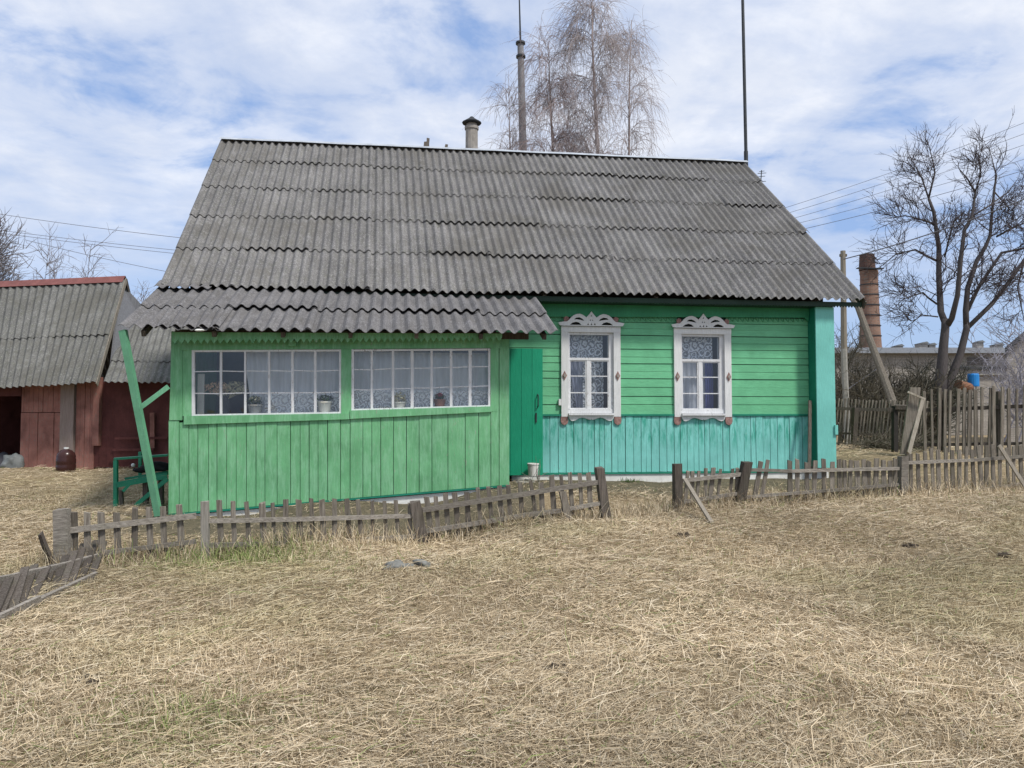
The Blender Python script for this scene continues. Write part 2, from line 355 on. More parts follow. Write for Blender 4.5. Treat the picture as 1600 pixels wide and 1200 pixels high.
M_DARK = plain('dark_interior', (0.05, 0.052, 0.056), 0.9, 0.2)
M_ROOM = plain('room_wall', (0.16, 0.17, 0.19), 0.9, 0.2, 3)
M_BLACK = plain('black_cloth', (0.012, 0.012, 0.014), 0.9, 0.3)
M_STONE = plain('field_stone', (0.17, 0.17, 0.155), 0.95, 0.5, 22, bmp=0.8)
M_SOIL = plain('dark_soil', (0.05, 0.038, 0.026), 1.0, 0.4, 20)
M_GLASS = glass('window_glass', refl=0.9); M_GLASS2 = glass('porch_glass', refl=0.9)
M_LACE = lace('lace', (0.93, 0.94, 0.95), 1.1, True, 9.5)
M_SHEER = lace('sheer', (0.88, 0.88, 0.90), 1.0, False)
M_LACE2 = lace('bedroom_lace', (0.90, 0.91, 0.96), 1.1, True, 8)
M_SHEER2 = lace('bedroom_sheer', (0.80, 0.81, 0.88), 1.0, False)
M_BARK = wood('apple_bark', (0.05, 0.045, 0.047), (0.13, 0.115, 0.112), green=0.05)
M_TWIG = plain('dark_twig', (0.085, 0.07, 0.075), 0.9, 0.2)
M_BIRCH = wood('birch_bark', (0.18, 0.17, 0.16), (0.55, 0.43, 0.41), green=0.0)
M_BTWIG = plain('birch_twig', (0.34, 0.30, 0.30), 0.9, 0.2)
M_OTWIG = plain('olive_twig', (0.13, 0.115, 0.085), 0.9, 0.3)
M_FTWIG = plain('far_twig', (0.33, 0.32, 0.36), 0.9, 0.2)
M_BRICKC = brickmat('chimney_brick', (0.30, 0.165, 0.115), (0.22, 0.125, 0.09), (0.24, 0.19, 0.15), 1.0)
M_BRICKG = brickmat('pale_silicate_brick', (0.46, 0.42, 0.37), (0.35, 0.32, 0.285), (0.30, 0.285, 0.26), 1.0)
M_WIRE = plain('wire', (0.12, 0.12, 0.135), 0.6, 0.1)

# ---------------------------------------------------------------- ground
ctrl = [U(100, 882, 7.5), U(320, 872, 8.0), U(650, 850, 8.8), U(945, 814, 9.6), U(1060, 797, 10.2), U(1156, 791, 10.45), U(1410, 777, 10.9), U(1600, 762, 12.0),
        Vector((0, 0.3, -0.62)), Vector((-3, 3, -0.60)), Vector((3, 3, -0.60)), Vector((0, 5, -0.56)), Vector((4.5, 5.5, -0.52)), Vector((-4.8, 5.2, -0.52)), Vector((2.6, 7.6, -0.42)),
        U(250, 808, 9.85), U(262, 806, 9.75), U(795, 765, 10.35), U(530, 785, 10.1), Vector((-5.4, 9.8, -0.24)), HW(1.0, 0.1, -0.04), HW(3.0, 0.1, -0.04), HW(5.3, 0.3, -0.02), HW(0.4, 0.8, 0.0), HW(1.2, 1.3, -0.08),
        HW(3, 1.4, -0.10), Vector((-9, 17.5, -0.16)), Vector((-13, 18, -0.16)), Vector((-7, 14, -0.2)), Vector((-10, 11, -0.3)), U(1420, 705, 15), U(1600, 722, 15), U(1330, 705, 18.5), Vector((8, 8, -0.3)),
        Vector((-4, 16, -0.1)), Vector((0, 20, 0.0)), Vector((10, 22, 0.15)), Vector((-12, 26, -0.1)), Vector((14, 12, 0.0)), Vector((-8, 6, -0.5))]
CP = np.array([[c[0], c[1], c[2]] for c in ctrl])
def gz(x, y, rough=True):
    x = np.asarray(x, float); y = np.asarray(y, float)
    num = np.zeros_like(x); den = np.zeros_like(x)
    for a, b, c in CP:
        wt = 1.0 / ((x - a) ** 2 + (y - b) ** 2 + 0.12) ** 1.6
        num += wt * c; den += wt
    far = 1.0 / (1 + ((x * x + (y - 12) ** 2) / 30.0 ** 2) ** 3)
    z = num / den * far + 0.05 * (1 - far)
    if rough:
        z = z + 0.012 * np.sin(x * 2.3 + 1.1 * np.sin(y * 1.9)) + 0.010 * np.sin(y * 3.1 + 1.7 * np.sin(x * 2.7 + 1)) + 0.006 * np.sin(x * 7.3 + y * 5.9) + 0.006 * np.sin(x * -6.1 + y * 8.3 + 2)
    return z
def G(px, py):
    d = ray(px, py); t = 2.0
    while t < 80:
        if ZC + d[2] * t <= float(gz(d[0] * t, d[1] * t)): break
        t += 0.03
    return Vector((d[0] * t, d[1] * t, float(gz(d[0] * t, d[1] * t))))
def axis_vals(lo, hi, step, far):
    c = np.arange(lo, hi, step); k = np.geomspace(step * 2, far, 34)
    return np.concatenate([(lo - k)[::-1], c, hi + k])
gx = axis_vals(-15, 17, 0.09, 700); gy = axis_vals(0.2, 26, 0.09, 900)
XX, YY = np.meshgrid(gx, gy); ZZ = gz(XX, YY)
GV = np.c_[XX.ravel(), YY.ravel(), ZZ.ravel()]; nx, ny = len(gx), len(gy)
ii = (np.arange(ny - 1)[:, None] * nx + np.arange(nx - 1)[None, :]).ravel()
m, NN, LL, b = base_mat('dry_meadow', 1.0, 0.05)
t = NN.new('ShaderNodeTexCoord'); P = t.outputs['Object']
A = noise(P, 0.9, 6, 0.65, 0.4, NN=NN, LL=LL); B = noise(P, 9, 6, 0.7, 0.5, NN=NN, LL=LL); D = noise(P, 45, 4, 0.7, 1.0, sc=(1, 2.2, 1), NN=NN, LL=LL)
cc = mix(ramp(D, [(0.32, 0.0), (0.62, 1.0)], NN=NN, LL=LL), (0.17, 0.125, 0.075), (0.44, 0.345, 0.22), NN=NN, LL=LL)
cc = mix(ramp(B, [(0.42, 0.0), (0.68, 0.7)], NN=NN, LL=LL), cc, (0.24, 0.19, 0.115), NN=NN, LL=LL)
cc = mix(ramp(A, [(0.5, 0.0), (0.7, 0.35)], NN=NN, LL=LL), cc, (0.12, 0.13, 0.06), NN=NN, LL=LL)
yard = NN.new('ShaderNodeVertexColor'); yard.layer_name = 'tint'
spy = NN.new('ShaderNodeSeparateColor'); LL.new(yard.outputs[0], spy.inputs[0])
cc = mix(nmath('MULTIPLY', spy.outputs[0], ramp(B, [(0.3, 0.6), (0.6, 1.0)], NN=NN, LL=LL), NN=NN, LL=LL), cc, mix(D, (0.06, 0.055, 0.04), (0.16, 0.15, 0.105), NN=NN, LL=LL), NN=NN, LL=LL)
LL.new(cc, b.inputs['Base Color']); bump(NN, LL, b, nmath('ADD', D, B, NN=NN, LL=LL), 0.8, 0.03)
M_GROUND = m
sx = (GV[:, 0] - FO.x) * HU.x + (GV[:, 1] - FO.y) * HU.y; sn = -((GV[:, 0] - FO.x) * HV.x + (GV[:, 1] - FO.y) * HV.y)
def sstep(a, b, v): q = np.clip((v - a) / (b - a), 0, 1); return q * q * (3 - 2 * q)
ymask = sstep(-5.2, -4.6, sx) * (1 - sstep(5.2, 7.5, sx)) * (1 - sstep(1.5, 2.1, sn - 1.7 * (sx < 0)) ) * sstep(-4, -1, sn) * 0.9
tint = np.c_[ymask, ymask, ymask]
g = mk_np('ground', GV, np.c_[ii, ii + 1, ii + nx + 1, ii + nx], M_GROUND, kind='structure', colors=tint, smooth=True)

# ---------------------------------------------------------------- the house
H = thing('wooden_house', 'green and turquoise wooden house under a grey corrugated roof with glazed porch', 'house', FO, YAW)
def hp(name, poly, n, t, mat, parent=None, holes=(), **k): v, f = prism(poly, n, t, holes); return mk(name, v, f, mat, parent or H, local=True, **k)
sL = L(250, 447, 0.42)[0] + 0.30; sR = L(1305, 600, 0.27)[0] - 0.02; sB = L(1263, 600, 0.0)[0]
DEP = 8.2
zbase = L(1065, 737.5)[1]; zmid = L(1200, 648)[1]; ztop = 2.80
# main roof corners (house local s, depth, z)
def loc(p): q = Matrix.Rotation(-YAW, 4, 'Z') @ (p - FO); return Vector(q)
EL, ER = loc(U(250, 448, 11.4)), loc(U(1357, 470, 12.79)); RL, RR_ = loc(U(345, 218, 15.66)), loc(U(1165, 254, 17.05))
def corr_sheet(A0, B0, A1, B1, ns0, ns1, t0, t1, pitch, lift=0.0, amp=0.022, th=0.006, rows=2, chip=0.0, tl=0.0):
    """one wavy sheet on the bilinear patch A0-B0 (eave) A1-B1 (ridge)"""
    nrm = (B0 - A0).cross(A1 - A0).normalized(); wid = (B0 - A0).length; k = max(6, int(round((ns1 - ns0) / pitch * 7)))
    v, f = [], []
    for side in (0, 1):
        for j in range(rows + 1):
            for i in range(k + 1):
                s = ns0 + (ns1 - ns0) * i / k; tt = t0 + (t1 - t0) * j / rows
                if j == 0 and chip: tt += random.choice((0, 0, 0, 0, 0, 0, 0, random.random() * chip))
                u = s / wid; p = (A0.lerp(B0, u)).lerp(A1.lerp(B1, u), tt)
                h = amp * math.sin(2 * math.pi * s / pitch) + lift * (1 - j / rows) + tl * (i / k - 0.5) - side * th
                v.append(p + nrm * h)
    m = (rows + 1) * (k + 1)
    for j in range(rows):
        for i in range(k):
            a = j * (k + 1) + i
            f += [(a, a + 1, a + k + 2, a + k + 1), (a + m + k + 1, a + m + k + 2, a + m + 1, a + m)]
    for i in range(k):
        f.append((i, i + m, i + m + 1, i + 1)); a = rows * (k + 1) + i; f.append((a + 1, a + m + 1, a + m, a))
    for j in range(rows):
        a = j * (k + 1); f.append((a, a + k + 1, a + k + 1 + m, a + m)); a += k; f.append((a + k + 1, a, a + m, a + k + 1 + m))
    return v, f
def corr_roof(parent, A0, B0, A1, B1, ts, pitch, mat, waves=7, ov=0.035, amp=0.022, mess=1.0, name='roof_sheet', chip=0.012):
    wid = (B0 - A0).length; sw = pitch * waves
    for r in range(len(ts) - 1):
        s = -sw * random.choice((0.0, 0.0, 0.43)) if r else 0.0
        while s < wid - 0.05:
            s0, s1 = max(s, 0), min(s + sw + pitch * 0.55, wid)
            if s1 - s0 > 0.08:
                dt = random.uniform(-0.006, 0.006) * mess
                v, f = corr_sheet(A0, B0, A1, B1, s0, s1, ts[r] + dt, min(ts[r + 1] + (ov if r < len(ts) - 2 else 0), 1), pitch, lift=0.020 + random.choice((0, 0, 0.006, 0.012, 0.028)) * mess, amp=amp, chip=chip, tl=0.012 + random.uniform(-0.008, 0.008) * mess)
                mk(name, v, f, mat, parent, local=True, smooth=False)
            s += sw
def ridge_cap(parent, a, b, wdt, drop, mat, name, segs=10, dy=None):
    v, f = [], []
    for i in range(segs + 1):
        p = Vector(a).lerp(Vector(b), i / segs) + Vector((0, 0, random.uniform(-0.008, 0.008)))
        for q, z in ((-wdt, -drop), (-wdt * 0.3, -0.005), (wdt * 0.3, -0.005), (wdt, -drop)): v.append((p.x, p.y + q, p.z + z))
    for i in range(segs):
        for j in range(3): k = i * 4 + j; f.append((k, k + 4, k + 5, k + 1))
    return mk(name, v, f, mat, parent, local=True)
roof = ridge_cap(H, RL + Vector((0.0, 0, 0.045)), RR_ + Vector((0.02, 0, 0.045)), 0.13, 0.07, M_ZINC, 'roof', 14)
corr_roof(roof, EL, ER, RL, RR_, [0, .205, .405, .605, .81, 1], 0.14, M_SLATE, amp=0.027)
BLk = Vector((EL.x, RL.y * 2 - EL.y, EL.z)); BRk = Vector((ER.x, RR_.y * 2 - ER.y, ER.z))
v, f = corr_sheet(BRk, BLk, RR_, RL, 0, (BRk - BLk).length, 0, 1, 0.14, rows=3); mk('back_slope', v, f, M_SLATE, roof, local=True)
# walls: core with window openings, gables, back
wins = [(922.7, 'w1'), (1097.0, 'w2')]; wc = [L(a, 600, 0)[0] for a, _ in wins]; wz = [L(922.7, 649, 0.05)[1], L(1097, 649.5, 0.05)[1]]
OW = 0.36
core = [rect(sL, 0.0, wc[0] - OW, ztop + 0.3), rect(wc[0] + OW, 0.0, wc[1] - OW, ztop + 0.3), rect(wc[1] + OW, 0.0, sR, ztop + 0.3)]
for c, z0 in zip(wc, wz): core += [rect(c - OW, 0.0, c + OW, z0 + 0.07), rect(c - OW, z0 + 1.34, c + OW, ztop + 0.3)]
v, f = join([prism(r, -0.03, 0.14) for r in core]); mk('front_wall', v, f, M_DARK, H, local=True)
for s0, nm in ((sL, 'left_gable_wall'), (sR - 0.1, 'right_gable_wall')):
    zr = RL.z - 0.2; yr = RL.y if nm[0] == 'l' else RR_.y
    poly = [(0.17, 0), (yr * 2 - 0.2, 0), (yr * 2 - 0.2, ztop + 0.05), (yr, zr), (0.17, ztop + 0.05)]
    v = [(s0, a, c) for a, c in poly] + [(s0 + 0.1, a, c) for a, c in poly]
    f = [(0, 1, 2, 3, 4), (9, 8, 7, 6, 5)] + [(i, i + 5, (i + 1) % 5 + 5, (i + 1) % 5) for i in range(5)]
    mk('gable_wall', v, f, M_GREEN, H, local=True)
v, f = boxv((sL + 0.1, yr * 2 - 0.3, 0), (sR - 0.1, yr * 2 - 0.2, ztop)); mk('rear_wall', v, f, M_GREENH, H, local=True)
v, f = boxv((sL + 0.1, 0.17, 0.35), (sR - 0.1, yr * 2 - 0.3, 0.40)); mk('room_floor', v, f, M_DARK, H, local=True)
v, f = boxv((sL + 0.1, 0.17, 2.70), (sR - 0.1, yr * 2 - 0.3, 2.74)); mk('room_ceiling', v, f, M_ROOM, H, local=True)
v, f = boxv((sL + 0.1, 2.6, 0.40), (sR - 0.1, 2.66, 2.70)); mk('inner_wall', v, f, M_ROOM, H, local=True)
hp('foundation', rect(L(800, 740, .06)[0], -0.35, sR, zbase - 0.02), 0.055, 0.1, M_PLASTER)
hp('foundation_lip', rect(L(800, 740, .06)[0], zbase - 0.018, sB + 0.05, zbase + 0.004), 0.075, 0.1, M_TEAL)
# horizontal boards
ys = [497, 507, 517, 527, 537.5, 548, 560, 570, 582, 593, 606, 620, 632.5, 647.5]
zs = [L(1200, y)[1] for y in ys]
s_start = L(775, 600, 0)[0]
for i in range(len(zs) - 1):
    z1, z0 = zs[i] - 0.003, zs[i + 1] + 0.004
    dz = random.uniform(-0.003, 0.003)
    for a, c in ((s_start, wc[0] - 0.42), (wc[0] + 0.42, wc[1] - 0.42), (wc[1] + 0.42, sB)):
        o = random.uniform(0, 0.008)
        pl = [(a, z0 + dz + random.uniform(-.003, .003)), (c, z0 + dz + random.uniform(-.003, .003)), (c, z1 + dz), (a, z1 + dz)]
        v, f = prism(pl, o + 0.004, 0.022 + o); v[0] = (v[0][0], v[0][1] - 0.006, v[0][2]); v[1] = (v[1][0], v[1][1] - 0.006, v[1][2])   # foot of each board stands proud
        mk('wall_board', v, f, M_GREENH, H, local=True)
# frieze with teeth under the soffit
def toothed(s0, s1, zt0, zt1, zb0, zb1, tooth, pitch, curl=0.0):
    n = max(1, int(round((s1 - s0) / pitch))); pl = []
    for i in range(n):
        a = s0 + (s1 - s0) * i / n; d = (s1 - s0) / n; u = i / n; zb = zb0 + (zb1 - zb0) * u
        pl += [(a + d * 0.04, zb + tooth), (a + d * (0.5 + curl), zb + random.uniform(-.002, .002)), (a + d * 0.96, zb + tooth)]
    return pl + [(s1, zt1), (s0, zt0)]
zf0, zf1 = L(860, 503, .03)[1], L(1250, 503, .03)[1]
hp('frieze', toothed(s_start, sB, ztop, ztop, zf0, zf1, 0.07, 0.087, 0.3), 0.066, 0.022, painted('frieze_green_eave_shade', (0.03, 0.27, 0.12), wear=0.1))  # darker than the wall boards: eave shade is painted into this green
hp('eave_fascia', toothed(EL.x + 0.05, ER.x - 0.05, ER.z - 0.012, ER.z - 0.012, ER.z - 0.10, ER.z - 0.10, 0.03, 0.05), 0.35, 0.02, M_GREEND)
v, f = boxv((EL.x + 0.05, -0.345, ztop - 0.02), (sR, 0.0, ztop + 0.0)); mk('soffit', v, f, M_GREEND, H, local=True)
for sx_ in np.arange(sL, sR, 0.9):
    v, f = plank((sx_, -0.30, ztop + 0.04), (sx_, RL.y, RL.z - 0.20), (1, 0, 0), 0.06, 0.09); mk('rafter', v, f, M_WOODD, H, local=True)
v, f = plank((ER.x - 0.03, ER.y + 0.05, ER.z - 0.07), (RR_.x - 0.04, RR_.y, RR_.z - 0.07), (0, -0.6, 0.8), 0.13, 0.022); mk('barge_board', v, f, M_WOODD, H, local=True)
v, f = plank((EL.x + 0.04, EL.y + 0.05, EL.z - 0.07), (RL.x + 0.05, RL.y, RL.z - 0.07), (0, -0.6, 0.8), 0.13, 0.022); mk('barge_board', v, f, M_WOODD, H, local=True)
# turquoise boards below, drip rail
hp('drip_rail', [(L(846, 650)[0], zmid - 0.022), (sB, zmid - 0.018), (sB, zmid + 0.012), (L(846, 650)[0], zmid + 0.008)], 0.040, 0.03, M_TEAL)
s = L(846, 700)[0]
while s < sB - 0.03:
    wd = min(random.choice((0.085, 0.10, 0.115, 0.125, 0.135)), sB - s)
    o = random.uniform(0, 0.010); sh = random.uniform(-.003, .003)
    hp('plinth_board', [(s + 0.005, zbase + 0.008 + random.uniform(0, .006)), (s + wd - 0.004, zbase + 0.008), (s + wd - 0.004 + sh, zmid - 0.024), (s + 0.003 + sh, zmid - 0.024)], 0.012 + o * 1.3, 0.022, M_TURQ)
    s += wd
# corner casing
c0, c1 = L(1276, 600, .27)[0], L(1305, 600, .27)[0]; cz = L(1290, 731, .27)[1]
v, f = boxv((c0, -0.27, cz), (c1 - 0.002, -0.245, ztop - 0.022)); cb = mk('corner_casing', v, f, M_TURQP, H, local=True)
v, f = boxv((c0 + 0.004, -0.2445, cz + 0.01), (c0 + 0.028, 0.0, ztop - 0.022)); mk('casing_side_board', v, f, M_TEAL, cb, local=True, label='side board with its shade painted in dark teal')  # left face coloured darker to stand for its shaded side
v, f = boxv((c1 - 0.03, -0.2445, cz + 0.01), (c1 - 0.005, 0.25, ztop - 0.022)); mk('casing_side_board', v, f, M_TURQP, cb, local=True)
zz0, zz1 = L(1304, 679, .27)[1], L(1304, 664, .27)[1]
v, f = boxv((c1 - 0.03, -0.30, zz0), (c1 + 0.02, -0.272, zz1)); mk('bracket', v, f, M_TURQP, cb, local=True)
# windows of the main wall -------------------------------------------------
def house_window(sc, z0, first):
    def Q(pl): return [(sc + a, z0 + b) for a, b in pl]
    n = 0.052
    v, f = prism(Q([(-.485, -.02), (-.372, -.02), (-.372, 1.331), (.372, 1.331), (.372, -.02), (.485, -.02), (.485, 1.40), (-.485, 1.40)]), n, .05); W = mk('window', v, f, M_WHITE, H, local=True)
    hp('head_board', Q(rect(-.487, 1.332, .487, 1.425)), n + .004, .05, M_WHITE, W)
    half = [(.025, .205), (.055, .168), (.085, .138), (.105, .155), (.14, .18), (.19, .197), (.24, .192), (.29, .172), (.33, .14), (.37, .095), (.40, .07), (.46, .068), (.54, .052), (.515, .008), (.46, .003)]
    out_ = [(0, .238)] + half + [(-a, b) for a, b in half[::-1]]
    hl = []
    for sg in (1, -1):
        hl.append([(sg * a, b) for a, b in ((.115, .082), (.15, .118), (.20, .140), (.25, .132), (.285, .105), (.24, .106), (.19, .100))])
        hl.append([(sg * a, b) for a, b in ((.16, .018), (.355, .018), (.31, .052), (.25, .068), (.20, .055))])
        hl.append([(sg * a, b) for a, b in ((.038, .02), (.072, .02), (.055, .05))])
        hl.append([(sg * a, b) for a, b in ((.008, .085), (.028, .085), (.018, .115))])
    hl.append([(-.016, .02), (.016, .02), (0, .052)]); hl.append([(-.012, .155), (.012, .155), (0, .19)])
    shift = lambda pl: Q([(a, b + 1.427) for a, b in pl])
    hp('carved_crest', shift(out_), n + .040, .022, M_WHITE, W, holes=[shift(h) for h in hl])
    for sg in (-1, 1):
        hp('crest_ear', Q([(sg * .36, 1.495), (sg * .44, 1.495), (sg * .45, 1.56), (sg * .41, 1.585), (sg * .37, 1.57)]), n + .018, .02, M_RED, W, label='faded red ear behind the crest')
        cxx = sg * .435
        hp('casing_foot', Q([(cxx - .055, -.022), (cxx - .06, -.09), (cxx - .045, -.135), (cxx, -.155), (cxx + .045, -.135), (cxx + .06, -.09), (cxx + .055, -.022)]), n - .004, .045, M_RED, W, label='faded red rounded foot')
        zc_ = 0.635
        hp('diamond_ornament', Q([(cxx, zc_ - .075), (cxx + .038, zc_), (cxx, zc_ + .075), (cxx - .038, zc_)]), n + .014, .015, M_RED, W)
        hp('diamond_centre', Q([(cxx, zc_ - .04), (cxx + .018, zc_), (cxx, zc_ + .04), (cxx - .018, zc_)]), n + .024, .011, M_CONC, W)
    ap = [(-.375, .0), (-.36, -.05), (-.33, -.085), (-.30, -.09), (-.25, -.075), (-.20, -.045), (-.15, -.035), (-.10, -.045), (-.05, -.065), (-.008, -.07), (0, -.05), (.008, -.07), (.05, -.065), (.10, -.045), (.15, -.035), (.20, -.045), (.25, -.075), (.30, -.09), (.33, -.085), (.36, -.05), (.375, .0)]
    hp('carved_apron', Q(ap), n + .004, .022, M_WHITE, W)
    v, f = prism(Q(rect(-.371, .002, .371, .035)), n + .045, .14); mk('window_sill', v, f, M_WHITEW, W, local=True)
    hp('lower_rail', Q(rect(-.371, .037, .371, .10)), n - .03, .05, M_WHITEW, W)
    # reveal + sashes
    ng = -0.015
    v, f = join([prism(Q(rect(-.371, .10, -.345, 1.33)), n - .02, .10), prism(Q(rect(.30, .10, .371, 1.33)), n - .045, .10), prism(Q(rect(-.345, 1.295, .30, 1.33)), n - .03, .10)]); mk('window_frame', v, f, M_WHITEW, W, local=True)
    hp('transom', Q(rect(-.345, .885, .30, .925)), ng + .03, .045, M_WHITEW, W)
    mx = -.035
    hp('mullion', Q(rect(mx - .028, .10, mx + .028, .885)), ng + .026, .045, M_WHITEW, W)
    xs = [(-.345, mx - .028), (mx + .028, .30)]
    for a, c in xs:
        for zb in (.63, .363):
            hp('glazing_bar', Q(rect(a, zb - .008, c, zb + .008)), ng + .014, .02, M_WHITEW, W)
    v, f = join([prism(Q(rect(a, z, c, z + .02)), ng + .018, .03) for a, c in xs for z in (.10, .865)] + [prism(Q(rect(a, .12, a + .018, .865)), ng + .018, .03) for a in (-.345, mx - .048, mx + .03, .282)]); mk('sash', v, f, M_WHITEW, W, local=True)
    cells = [(-.345, .925, .30, 1.295)] + [(a, z0_, c, z1_) for a, c in xs for z0_, z1_ in ((.10, .363), (.363, .63), (.63, .885))]
    for a, z0_, c, z1_ in cells:
        hp('pane', Q(rect(a, z0_, c, z1_)), ng, .004, M_GLASS, W)
    return Q
def curtain(name, pl0, pl1, zt, zb, n, mat, label, waves=7, amp=0.012, scallop=0.0, lean=0.0, parent_local=True):
    k = waves * 6; v, f = [], []
    for j in range(5):
        for i in range(k + 1):
            u = i / k; t_ = j / 4; s_ = pl0 + (pl1 - pl0) * u + lean * t_ * (1 - u)
            z = zt + (zb - zt) * t_ - (scallop * abs(math.sin(u * math.pi * waves)) * t_)
            p = HW(s_, n + amp * math.sin(u * waves * 2 * math.pi + t_), z); v.append(p)
    for j in range(4):
        for i in range(k): a = j * (k + 1) + i; f.append((a, a + 1, a + k + 2, a + k + 1))
    return mk(name, v, f, mat, None, smooth=True, label=label, cat='curtain')
for i, (c, z0) in enumerate(zip(wc, wz)):
    house_window(c, z0, i == 0)
    nm = 'left' if i == 0 else 'right'
    side = 'beside the porch roof' if i == 0 else 'nearest the turquoise corner'
    curtain('lace_valance', c - .36, c + .24, z0 + 1.30, z0 + .93, -0.16, M_LACE2, 'pale lavender lace curtain behind top pane of the window ' + side)
    curtain('net_curtain', c - .36, c + .26, z0 + .95, z0 + .08, -0.20, M_SHEER2 if i else M_LACE2, 'grey net curtain behind lower panes of the window ' + side, lean=0.0)
    a0, a1 = (c - .34, c - .10) if i == 0 else (c + .10, c + .24)
    curtain('side_drape', a0, a1, z0 + .90, z0 + .10, -0.13, lace('drape_' + nm, (0.35, 0.36, 0.46) if i == 0 else (0.10, 0.11, 0.30), 0.8 if i == 0 else 0.95, False), ('thin slanting drape' if i == 0 else 'deep blue narrow drape') + ' behind glass of the window ' + side, waves=3, lean=0.14 if i == 0 else 0.0)
v, f = boxv((wc[0] - .50 - .03, -.06, wz[0] + .16), (wc[0] - .49, -.02, wz[0] + .26)); mk('wall_socket', v, f, M_WHITE, H, local=True)

# porch ------------------------------------------------------------------
PN = 2.10
def pq(name, pts, n, t, mat, parent=None, **k): return hp(name, [L(x, y, n) for x, y in pts], n, t, mat, parent, **k)
bx = [263, 280, 295, 309, 326, 339, 354, 369, 385, 400, 414, 433, 454, 469, 483, 497, 512, 532, 547, 567, 581, 595, 615, 635, 655, 675, 700, 727, 748, 767, 780, 796]
def lin(x, x0, y0, x1, y1): return y0 + (y1 - y0) * (x - x0) / (x1 - x0)
def botY(x): return lin(x, 262, 803, 797, 757)
def silY(x): return lin(x, 288, 663, 766, 643)
for a, c in zip(bx[:-1], bx[1:]):
    o = random.uniform(0, .012); g_ = 0.46; j = random.uniform(-.5, .5)
    yt = 530 if c > 767.5 else (657 if c < 285 else None)
    ta, tb = (silY(a) - 3, silY(c) - 3) if yt is None else (yt, yt)
    pq('porch_board', [(a + g_, botY(a)), (c - g_, botY(c)), (c - g_ + j * .4, tb), (a + g_ + j * .4, ta)], PN - .012 + o, .022, M_GREEN)
pq('base_rail', [(262, 806), (797, 760), (797, 757.5), (262, 803.5)], PN + .004, .03, M_TEAL)
pq('side_strip', [(264.5, 656.5), (284.6, 656.5), (285, 540), (268, 536)], PN + .003, .025, M_GREEN)
pq('window_post', [(285.2, 650), (299.5, 650), (299.5, 545.5), (285.2, 545.5)], PN - .004, .05, M_GREEN)
pq('window_post', [(533, 648), (549, 648), (549, 545.5), (533, 545.5)], PN + .004, .06, M_GREEN)
pq('window_post', [(766.5, 643), (778, 643), (778, 545), (766.5, 545)], PN + .002, .05, M_GREEN)
pq('sill_board', [(287, 663.5), (546, 655), (546, 645.8), (287, 650)], PN + .022, .05, M_GREEN)
pq('sill_board', [(547, 654.5), (768, 643.5), (768, 634.8), (547, 641.4)], PN + .026, .05, M_GREEN)
pq('head_rail', [(283, 547), (782, 543.5), (782, 528), (270, 528)], PN + .012, .035, M_GREEN)
a_, b_ = L(268, 519, PN + .2), L(785, 521, PN + .2); t_, u_ = L(268, 537, PN + .2), L(785, 533, PN + .2)
hp('porch_fascia', toothed(a_[0], b_[0], a_[1], b_[1], t_[1], u_[1], 0.05, 0.077), PN + .2, .02, M_GREEN)
v, f = join([prism(rect(L(402, 0, PN)[0] + .0, 0, 0, 0), 0, 0)]) if False else boxv((L(452, 540, PN)[0], -PN - .075, L(452, 541, PN)[1]), (L(464, 540, PN)[0], -PN - .02, L(452, 533, PN)[1])); mk('rail_block', v, f, M_GREEN, H, local=True)
s0p, s1p = L(263, 700, PN)[0], L(796.5, 700, PN)[0]
# porch structure behind the boards
low = [L(x, silY(x) - 2, PN) for x in (264, 796)]
v, f = join([prism([(s0p, -0.3), (s1p, 0.1), (s1p, low[1][1]), (s0p, low[0][1])], PN - .04, .05), prism(rect(s0p, L(300, 546, PN)[1], s1p, L(300, 519, PN)[1]), PN - .04, .05)]); mk('porch_frame', v, f, M_DARK, H, local=True)
v, f = boxv((s0p, -PN + .035, -.35), (s0p + .08, -.0, 2.05)); mk('porch_side_wall', v, f, M_GREEN, H, local=True)
v, f = join([boxv((s1p - .06, -PN + .035, -.1), (s1p - .002, -1.15, 2.02)), boxv((s1p - .06, -1.15, 1.93), (s1p - .002, -.3, 2.02)), boxv((s1p - .06, -.3, 0), (s1p - .002, -0.03, 2.02))]); mk('porch_side_wall', v, f, M_GREEN, H, local=True)
v, f = boxv((s0p + .08, -PN + .05, -.02), (s1p - .06, -.03, .03)); mk('porch_floor', v, f, M_DARK, H, local=True)
v, f = boxv((s0p + .08, -.05, .03), (s1p - .06, -.032, 2.2)); mk('porch_inner_wall', v, f, M_ROOM, H, local=True)
hp('porch_foundation', [(s0p - .02, -.55), (s1p + .02, -.3), L(797, 761, PN - .03), L(262, 807, PN - .03)], PN - .03, .2, M_PLASTER)
